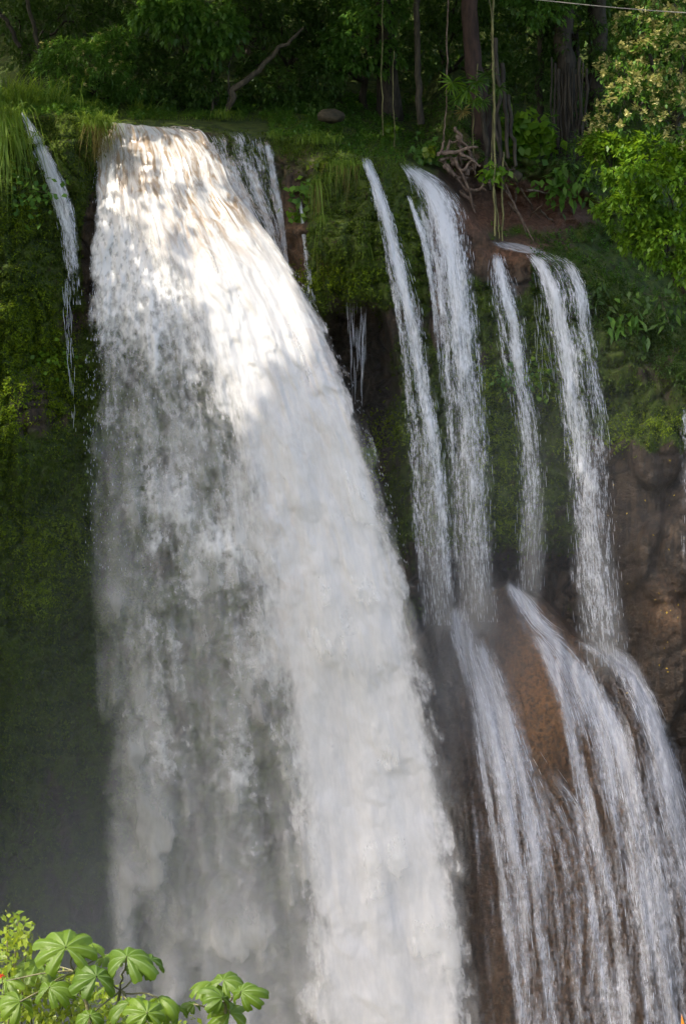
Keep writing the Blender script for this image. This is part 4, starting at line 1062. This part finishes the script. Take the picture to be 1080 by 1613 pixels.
# ---- broad leaved plants on the cliff
def leafy_plant(label, px, py, Y, n, Lpx, W, material, spreadpx, seed, droop=.6, cat='plant', name='leafy_plant'):
    r = np.random.default_rng(seed)
    t = thing(name, P(px, py, Y), label, cat)
    c = P(px + r.normal(0, spreadpx, n), py + r.normal(0, spreadpx * .8, n), Y + r.normal(0, .15, n))
    d = unit(r.normal(0, .8, (n, 3)) + np.array([0, -.7, -droop]))
    leaf_mesh('foliage', c, d, pxr(Lpx, Y) * r.uniform(.6, 1.2, n), pxr(Lpx, Y) * W, material, t, seed=seed)
    mb = MB()
    for k in range(min(n, 14)):
        mb.tube(wander(P(px, py, Y + .3), c[k], 5, .05, seed + k), np.linspace(.012, .005, 5), 4)
    mb.build('stem', M['stem'], t)
    return t
LP = [('creeper with rounded leaves on the left end of the bluff', 484, 300, -1.3, 60, 14, .42, 'leaf_mid', 14),
      ('round leaved creeper hanging by the thin trickle', 474, 335, -1.35, 40, 12, .42, 'leaf_bright', 9),
      ('yellowing leaves at the top of the mossy bluff', 503, 258, -1.3, 50, 12, .30, 'leaf_lime', 7),
      ('leafy plant with long drooping leaves on the right mossy wall', 992, 512, -1.9, 80, 26, .18, 'leaf_mid', 17),
      ('smaller drooping plant to the right of the tall right fall', 940, 470, -1.6, 60, 18, .2, 'leaf_dark', 16),
      ('green ferny plant below the right tree crown', 1040, 470, -2.0, 90, 18, .2, 'leaf_dark', 24),
      ('patch of yellow green creeper on the middle curtain', 850, 590, -1.0, 200, 9, .4, 'leaf_bright', 22),
      ('olive creeper patch below the rusty ledge', 800, 590, -.9, 110, 9, .4, 'leaf_mid', 14),
      ('yellow flecked creeper beside the foot of the right curtain', 955, 640, -1.6, 80, 9, .4, 'leaf_lime', 20),
      ('bushy creeper in the forest hollow right of the vine hung tree', 826, 212, 2.4, 330, 17, .44, 'leaf_bright', 24),
      ('yellow leaved creeper behind the broad bluish fall lip', 672, 240, .6, 130, 12, .35, 'leaf_mid', 12),
      ('bright yellow leaf patch above the broad bluish fall', 676, 236, .3, 40, 11, .35, 'leaf_lime', 7),
      ('little plant with yellow leaves clinging to the hanging vines', 775, 272, -.6, 60, 14, .32, 'leaf_bright', 11),
      ('sprig of bright leaves at the foot of the slender pale trunk', 615, 206, 3.0, 40, 13, .34, 'leaf_bright', 8),
      ('dark fern under the earth bank', 885, 290, 1.5, 120, 22, .2, 'leaf_mid', 22),
      ('yellow green creeper patch on the left mossy wall', 40, 300, -3.0, 170, 12, .35, 'leaf_mid', 26),
      ('lit creeper patch at the middle of the left mossy wall', 60, 560, -2.9, 160, 9, .4, 'leaf_bright', 26)]
for i, (lb, px, py, Y, n, L, W, mt, spx) in enumerate(LP):
    if py > lip(px): Y = float(depth(px, py)) - .15
    leafy_plant(lb, px, py, Y, n, L, W, M[mt], spx, 300 + i)
# ---- philodendron with split fan leaves on the vine hung tree
t = thing('philodendron', P(735, 150, .3), 'cluster of split fan leaves clinging to the vine hung tree', 'philodendron')
r = np.random.default_rng(5)
for k, (px, py, s, m_k) in enumerate([(712, 130, 26, 'leaf_bright'), (735, 140, 26, 'leaf_bright'), (722, 155, 22, 'leaf_mid'), (750, 128, 24, 'leaf_mid'), (765, 118, 22, 'leaf_dark'), (745, 158, 20, 'leaf_bright'), (728, 175, 18, 'grass_dry'), (786, 138, 20, 'leaf_dark'), (760, 160, 18, 'leaf_mid')]):
    n = 15
    c = P(px, py, -.2 + .1 * (k % 3)); a = np.linspace(-2.6, 2.6, n) - math.pi / 2 + r.normal(0, .08, n)
    d = np.stack([np.cos(a), -.35 + 0 * a, np.sin(a) * .9 - .1], 1)
    leaf_mesh('leaf', np.tile(c, (n, 1)), d, pxr(s, 0) * r.uniform(.8, 1.1, n), pxr(s, 0) * .085, M[m_k], t, seed=400 + k, bend=.3)
# ---- trunks, logs, vines, roots
def trunk(name, label, cat, pts, rads, bark, seed=0, k=9, amp=.12):
    pts = [P(*p) for p in pts]; t = thing(name, pts[0], label, cat)
    path = []; rr = []
    for i in range(len(pts) - 1):
        s = wander(pts[i], pts[i + 1], 9, amp, seed + i)
        path.append(s if i == len(pts) - 2 else s[:-1]); rr.append(np.linspace(rads[i], rads[i + 1], 9)[: len(path[-1])])
    MB().tube(np.concatenate(path), np.concatenate(rr), k).build('trunk', M[bark], t)
    return t
big = trunk('jungle_tree', 'thick reddish trunk hung with vines and stilt roots', 'tree', [(768, 285, 2.0), (758, 180, 2.1), (742, 60, 2.0), (735, -120, 2.0), (735, -520, 1.5)], [.42, .30, .25, .24, .2], 'bark_red', 3)
mb = MB()
for k, (a, b) in enumerate([((790, 100), (800, 250)), ((780, 60), (785, 280)), ((752, 120), (772, 300)), ((800, 150), (812, 262)), ((770, 150), (760, 290)), ((776, 100), (792, 300))]):
    mb.tube(wander(P(*a, 1.5), P(*b, .8), 12, .12, 40 + k), np.linspace(.07, .05, 12), 6)
mb.build('stilt_root', M['bark'], big)
trunk('jungle_tree', 'slender pale straight trunk left of the vine hung tree', 'tree', [(663, 196, 5.0), (657, 90, 5.0), (655, -60, 5.0), (655, -500, 4)], [.12, .10, .09, .08], 'bark_pale', 5)
trunk('jungle_tree', 'thin bare trunk leaning in the top left corner', 'tree', [(66, 100, 4.5), (54, 40, 4.5), (40, -10, 4.5), (10, -200, 4.5)], [.075, .065, .06, .05], 'bark_pale', 6)
trunk('jungle_tree', 'crooked thin trunk behind the tall grass', 'tree', [(32, 75, 4.2), (18, 45, 4.3), (2, 25, 4.4), (-40, -20, 4.5)], [.07, .065, .06, .05], 'bark', 7)
trunk('fallen_trunk', 'leaning dead trunk with a pale broken upper end', 'log', [(358, 176, 3.6), (368, 140, 3.4), (430, 88, 3.2), (478, 44, 3.0)], [.09, .10, .07, .04], 'bark_pale', 8)
trunk('sapling', 'group of thin bare stems beside the leaning dead trunk', 'sapling', [(332, 178, 3.8), (334, 120, 3.8), (345, 85, 3.8)], [.04, .03, .02], 'bark_pale', 9)
trunk('sapling', 'thin bare stem curving up behind the river lip', 'sapling', [(362, 178, 4), (360, 120, 4), (372, 80, 4)], [.035, .03, .02], 'bark_pale', 10)
st = trunk('jungle_tree', 'dark trunk wrapped in hanging roots right of the hollow', 'tree', [(890, 300, 4.2), (892, 180, 4.2), (888, 40, 4.2), (888, -420, 4)], [.42, .30, .28, .22], 'bark', 12)
mb = MB()
for k in range(11):
    x = 868 + k * 5.5
    mb.tube(wander(P(x, 90 + 9 * (k % 4), 3.7 - .02 * k), P(x + 4 * math.sin(k * 2.1), 285 + 6 * (k % 3), 3.4), 12, .10, 60 + k), .03 + .012 * (k % 3), 5)
mb.build('aerial_root', M['bark'], st)
def vine(label, pts, rad, seed, matn='vine', n=16):
    pts = [P(*p) for p in pts]; t = thing('hanging_vine', pts[0], label, 'vine')
    path = np.concatenate([wander(pts[i], pts[i+1], n, .05, seed + i)[: n if i == len(pts) - 2 else n - 1] for i in range(len(pts) - 1)])
    MB().tube(path, rad, 5).build('stem', M[matn], t)
    return t
vine('longest pale vine hanging in front of the thick reddish trunk', [(779, 372, -.9), (778, 200, -.6), (775, 60, -.4), (779, -60, -.3)], .034, 70)
vine('thin twisted vine beside the longest pale vine', [(786, 375, -.8), (774, 260, -.6), (778, 120, -.5), (770, -40, -.3)], .018, 71)
vine('vine dropping from the treetop onto the root tangle', [(698, 232, .2), (703, 160, .2), (703, 60, .3), (706, -60, .3)], .022, 72, 'root')
vine('leftmost thin hanging vine above the bright jet', [(603, 214, 1.0), (600, 120, 1.0), (604, -40, 1.0)], .015, 73)
vine('shorter thin hanging vine ending in a leafy sprig', [(621, 232, 1.0), (619, 150, 1.0), (620, 80, 1.0)], .013, 74)
vine('thin vine hanging between the root tangle and the thick trunk', [(746, 260, .4), (745, 180, .4), (752, 100, .6)], .014, 75)
vine('vine hanging straight below the stilt roots', [(791, 380, -.5), (790, 300, -.4), (793, 240, 0)], .03, 76)
# root tangle
t = thing('root_tangle', P(725, 270, .4), 'tangle of bare roots overhanging the dark hollow', 'roots')
RT = [((695, 240), (752, 232)), ((692, 252), (745, 246)), ((700, 240), (722, 215)), ((692, 250), (730, 295)), ((716, 248), (748, 335)), ((730, 295), (765, 300)), ((718, 215), (740, 240)),
      ((708, 246), (728, 275)), ((728, 268), (748, 255)), ((735, 275), (750, 250)), ((712, 260), (724, 240)), ((724, 275), (742, 262)), ((700, 262), (716, 278)), ((740, 240), (748, 275)),
      ((745, 300), (772, 288)), ((726, 300), (748, 325)), ((690, 245), (700, 222)), ((722, 225), (726, 262)), ((708, 272), (736, 280)), ((716, 200), (736, 232)), ((724, 240), (756, 262))]
for k, (a, b) in enumerate(RT):
    MB().tube(wander(P(*a, .15 + .12 * (k % 4)), P(*b, .1 + .15 * ((k * 3) % 4)), 9, .14, 90 + k), np.linspace(.055, .024, 9) * (1 + .4 * (k % 3 == 0)), 6).build('root', M['root'], t)
t = thing('exposed_roots', P(840, 290, .6), 'thin roots trailing down the earth bank right of the hollow', 'roots')
for k, (a, b) in enumerate([((795, 290), (830, 372)), ((812, 300), (800, 340)), ((790, 250), (820, 300)), ((800, 318), (822, 350)), ((770, 262), (812, 268)), ((806, 262), (815, 290)), ((818, 296), (850, 345)), ((795, 300), (840, 380)), ((830, 300), (905, 312)), ((850, 330), (870, 350)), ((855, 322), (830, 345))]):
    MB().tube(wander(P(*a, .3), P(*b, float(depth(*b)) - .05), 9, .10, 130 + k), np.linspace(.035, .016, 9), 5).build('root', M['root'], t)
# ---- stones
def boulder(label, px, py, Y, rx, ry, seed, m='boulder', cat='boulder'):
    n1, n2 = 22, 14
    th, ph = np.meshgrid(np.linspace(0, 2 * math.pi, n1), np.linspace(.02, math.pi - .02, n2))
    d = np.stack([np.cos(th) * np.sin(ph), np.sin(th) * np.sin(ph), np.cos(ph)], -1)
    s = 1 + .30 * fbm(d[..., 0] * 1.6 + seed, d[..., 1] * 1.6, d[..., 2] * 1.6, s=seed, o=4)
    c = P(px, py, Y)
    V = c + d * s[..., None] * np.array([pxr(rx, Y), pxr((rx + ry) / 2, Y), pxr(ry, Y)])
    o = mesh_np('boulder', V.reshape(-1, 3), grid_faces(n2, n1)[:, ::-1], M[m])
    tag(o, label, cat)
boulder('rounded brown boulder on the bank above the mossy bluff', 521, 183, 1.6, 22, 11, 3)
boulder('flat grey rock in the grass left of the river lip', 118, 163, 2.4, 24, 7, 5)
boulder('small knob of stone hanging in the earth bank roots', 812, 278, .9, 10, 9, 7)
boulder('bright mossy knob at the left edge, low on the dark wall', -7, 1226, -3.4, 10, 44, 12, 'moss_leaf', 'mossy rock')
# ---- cable
t = MB().tube(wander(P(780, -8, -6), P(1300, 28, -7), 14, 0, 0, sag=.12), .014, 5).build('cable', M['cable'])
tag(t, 'thin metal cable crossing the top right corner in front of the blossom', 'cable')

# ---- trees added, crowns out of view, leaf gaps cut to shape shade on the falls
CAN = [('giant tree added on the left bank, its unseen crown shading the gorge', (-18, -9.5, 0), (-18, -13, 8.5), [(-20, -16, 11, 7, 7, 2.4), (-15, -19, 12, 6, 6, 2.2), (-24, -11, 11, 6, 6, 2.2)]),
       ('spreading tree added on the left bank, its unseen crown shading the great fall', (-15.5, -3.5, 1), (-13, -7, 7.5), [(-14, -11, 10, 6.5, 6, 2.4), (-8, -8, 10.5, 5.5, 5, 2.2), (-19, -6, 10.5, 6, 6, 2.2)]),
       ('tall tree added behind the left grass for the shade of its unseen crown', (-11, 4, 1), (-10.5, 3, 8), [(-10, 0, 11, 6, 6, 2.4), (-16, 2, 10, 5, 6, 2.4), (-5, -3, 11, 5, 5, 2.2)]),
       ('tall forest tree added above the mossy bluff for its crown shade', (1.5, 7, 1), (1, 4, 8), [(-1, -6, 11.5, 6, 5, 2.2), (1.5, 0, 10, 6.5, 5.5, 2.4), (-4, 5, 10, 6, 5, 2.6)]),
       ('tall forest tree added above the right ledge for its crown shade', (8, 6, 0), (7.5, 3, 8), [(5, -4, 11, 6, 5.5, 2.2), (9, 1, 10, 6, 6, 2.4), (4, 6, 9.5, 6, 5, 2.6)]),
       ('giant tree added on the left bank, leaning far out to shade the lower falls', (-17.8, -11.5, -2), (-19, -18, 7.5), [(-19, -23, 10.5, 6.5, 6, 2.4), (-25, -19, 10.5, 6, 6, 2.2), (-13, -14, 13, 4.5, 4.5, 2)]),
       ('dense tree added over the forest behind the river to shade it', (-3, 12, 3), (-3, 11, 9), [(-7, 10, 10, 6, 5, 3), (3, 11, 10, 6, 5, 3), (11, 10, 10, 6, 6, 3), (-14, 11, 10, 6, 5, 3)])]
for i, (lb, b, f, cr) in enumerate(CAN):
    tree('added_shade_tree', lb, 'tree', b, f, .28, cr, 1300, 10, .58, .27, M['leaf_dark'], seed=500 + i, carve=True, shell=.1, front=0, droop=.1, limbs=False)

 
CB = [(-9, 16, 12, 6, 5, 3), (0, 17, 12, 6, 5, 3), (9, 17, 12, 6, 5, 3), (17, 14, 11, 6, 6, 3), (-18, 13, 11, 6, 6, 3)]  # unseen crowns added behind to keep sun spots off the woods
tree('added_shade_tree', 'dense tree added farther back to shade the forest', 'tree', (0, 18, 4), (0, 17, 10), .28, CB, 1300, 10, .58, .27, M['leaf_dark'], seed=520, carve=True, shell=.1, front=0, droop=.1, limbs=False)
r = np.random.default_rng(77)
n = 46
gx = np.concatenate([r.uniform(935, 1080, n), r.uniform(1030, 1070, 14)]); gy = np.concatenate([r.uniform(670, 1120, n), r.uniform(930, 975, 14)])
q = P(gx, gy, depth(gx, gy) - .03)
o = leaf_mesh('fallen_leaves', q, rdir(r, len(q)) * np.array([1, .3, 1]), .075, .022, M['fallen'], None, seed=6)
tag(o, 'small yellow fallen leaves stuck on the brown rock', kind='stuff')
# ---- plants in front
def palmate(name, c, size, tilt, yaw, mat_, parent, seed, lobes=8):
    """one large palmate leaf: lobes joined at the heart, folded along each rib"""
    r = np.random.default_rng(seed)
    nth = lobes * 10 + 1; nr = 9
    th = np.linspace(-2.75, 2.75, nth); rr = np.linspace(0.02, 1, nr)
    lw = 5.5 / lobes
    k = np.clip(((th + 2.75) / lw).astype(int), 0, lobes - 1)
    ph = (th + 2.75) / lw - k - .5                     # -0.5 .. 0.5 in the lobe
    Lk = (1 - .42 * (np.abs(np.arange(lobes) - (lobes - 1) / 2) / (lobes / 2)) ** 1.6) * r.uniform(.9, 1.08, lobes)
    out = Lk[k] * (.62 + .38 * np.clip(1 - (np.abs(ph) * 2) ** 3.5, 0, 1) ** .7)
    R = rr[:, None] * out[None]
    # lobes pinch towards their rib at the tip
    thc = (k + .5) * lw - 2.75
    TH = thc + (th - thc) * (1 - .12 * rr[:, None] ** 2)
    x = R * np.sin(TH); y = R * np.cos(TH)
    fold = (np.abs(ph) * 2)[None] * .20 * R * (1 - .2 * rr[:, None])
    wave = .035 * np.sin(rr[:, None] * 17 + k * 2.1) * (np.abs(ph) * 2)[None] * rr[:, None]
    kb = r.uniform(1.3, 2.2) * r.uniform(.8, 1.25, lobes)[k]
    sh = np.sin(kb * R) / (kb * R + 1e-6)              # lobes bend over like umbrella ribs
    x = x * sh; y = y * sh
    z = -(1 - np.cos(kb * R)) / kb - fold + wave + .12 * R
    V = np.stack([x, y, z], -1).reshape(-1, 3) * size
    rib = np.clip(1 - np.abs(ph) * 2 / .10, 0, 1)[None] * np.clip(1.15 - rr[:, None], 0, 1)
    ct, s_t = math.cos(tilt), math.sin(tilt); cy, sy = math.cos(yaw), math.sin(yaw)
    Rx = np.array([[1, 0, 0], [0, ct, -s_t], [0, s_t, ct]]); Rz = np.array([[cy, -sy, 0], [sy, cy, 0], [0, 0, 1]])
    V = V @ Rx.T @ Rz.T + c
    return mesh_np(name, V, grid_faces(nr, nth), mat_, parent, attrs=dict(tint=np.full(len(V), r.uniform(0, 1)), rib=(rib * .55).ravel()))
def palm_plant(label, base, joints, leaves, seed):
    r = np.random.default_rng(seed)
    b = np.array(base); t = thing('papaya_like_shrub', b, label, 'shrub')
    for j, p in enumerate(joints):
        MB().tube(wander(b, p, 12, .08, seed + j), np.linspace(.022, .011, 12), 7).build('stem', M['stem'], t)
    for j, (px, py, s, tilt, yaw, Y) in enumerate(leaves):
        c = P(px, py, Y)
        lf = palmate('leaf', c, s * r.uniform(1.25, 1.8) * (Y + 60) / FPX, tilt * r.uniform(.15, .7), yaw, M['palmate'], t, seed * 31 + j)
        near = min(joints, key=lambda p: np.linalg.norm(p - c))
        MB().tube(wander(near, c, 7, .03, seed + j), .006, 5).build('leaf_stalk', M['stem'], t)
    return t
FY = -47.3
palm_plant('large leaved shrub in sun at the lower left, most of its leaves in view', P(150, 1790, FY),
    [P(118, 1530, FY + .1), P(190, 1560, FY), P(240, 1580, FY + .2)],
    [(104, 1492, 46, 1.15, .3, FY - .15), (140, 1484, 38, .6, 2.6, FY + .15), (200, 1507, 46, 1.2, -.3, FY - .1), (238, 1512, 40, 1.1, 1.0, FY + .1), (168, 1504, 26, .5, -2.2, FY + .25),
     (152, 1538, 46, 1.1, .5, FY - .25), (78, 1556, 44, 1.15, -.5, FY - .3), (32, 1578, 42, 1.0, .9, FY - .3), (204, 1580, 40, 1.0, -.2, FY - .3), (250, 1572, 36, .9, -1.3, FY - .1),
     (142, 1600, 42, 1.1, .2, FY - .4), (278, 1588, 28, 1.1, .8, FY + .1), (60, 1515, 40, .5, 2.0, FY + .3), (232, 1596, 34, 1.2, .4, FY - .4), (10, 1545, 34, .9, -.8, FY)], 41)
palm_plant('smaller large leaved shrub in sun, right of the bigger one', P(350, 1790, FY + .1),
    [P(356, 1580, FY + .1)],
    [(334, 1548, 32, 1.0, 2.4, FY + .2), (352, 1544, 34, .7, -.6, FY + .15), (380, 1562, 46, 1.15, -.7, FY - .1), (362, 1596, 34, .9, .4, FY + .1), (305, 1582, 24, 1.0, .9, FY + .2), (350, 1572, 34, 1.35, 1.0, FY)], 42)
def fore_shrub(label, px, py, Y, pts, n, L, W, mt, seed, droop=.3, per=1):
    r = np.random.default_rng(seed)
    base = P(px, py, Y); t = thing('garden_shrub', base, label, 'shrub')
    Q = []; 
    for j, (x, y, sx, sy, m) in enumerate(pts):
        q = P(x + r.normal(0, sx, m), y + r.normal(0, sy, m), Y + r.normal(0, .15, m))
        e = P(x, y - sy, Y)
        MB().tube(wander(base, e, 10, .06, seed + j), np.linspace(.012, .004, 10), 5).build('stem', M['stem'], t)
        Q.append(q)
    Q = np.concatenate(Q)
    d = unit(r.normal(0, 1, Q.shape) + np.array([0, -.3, -droop]))
    leaf_mesh('foliage', Q, d, L * r.uniform(.5, 1.2, len(Q)), L * W, M[mt], t, seed=seed)
    return t
fore_shrub('lime green shrub with small pointed leaves at the lower left edge', 20, 1800, FY + .3, [(30, 1462, 12, 14, 60), (42, 1480, 12, 12, 40), (12, 1495, 12, 16, 60), (12, 1470, 8, 14, 40), (22, 1525, 14, 14, 60)], 0, .062, .28, 'leaf_lime', 51)
t_ = fore_shrub('dense low yellow green shrub under the big leaves', 90, 1800, FY + .6, [(30, 1540, 26, 12, 220), (75, 1545, 22, 14, 220), (20, 1580, 26, 18, 260), (100, 1585, 36, 18, 320), (170, 1595, 36, 16, 260), (60, 1610, 50, 14, 300), (240, 1610, 30, 12, 160), (120, 1560, 30, 12, 160)], 0, .055, .32, 'leaf_lime', 52)
t = thing('flower', P(3, 1536, FY - .1), 'small orange red flower at the lower left edge', 'flower')
r = np.random.default_rng(8)
leaf_mesh('petal', np.tile(P(3, 1536, FY - .1), (9, 1)), rdir(r, 9) + np.array([0, -.6, .2]), .028, .010, M['red'], t, seed=3)
MB().tube(wander(P(3, 1536, FY - .1), P(10, 1800, FY), 8, .04, 3), .003, 4).build('stem', M['stem'], t)
t = thing('orange_leaf_plant', P(1085, 1790, FY), 'orange pointed leaf poking in at the lower right corner', 'plant')
leaf_mesh('leaf', np.array([P(1078, 1640, FY), P(1086, 1640, FY), P(1096, 1650, FY)]), np.array([[-.12, 0, 1.], [.1, -.1, 1.], [.5, 0, 1]]), np.array([.20, .17, .2]), .022, M['orange'], t, seed=4, bend=.05)
MB().tube(wander(P(1085, 1650, FY), P(1085, 1790, FY), 8, .02, 3), .006, 5).build('stem', M['stem'], t)
# mossy spur of the near left wall, seen as a sliver
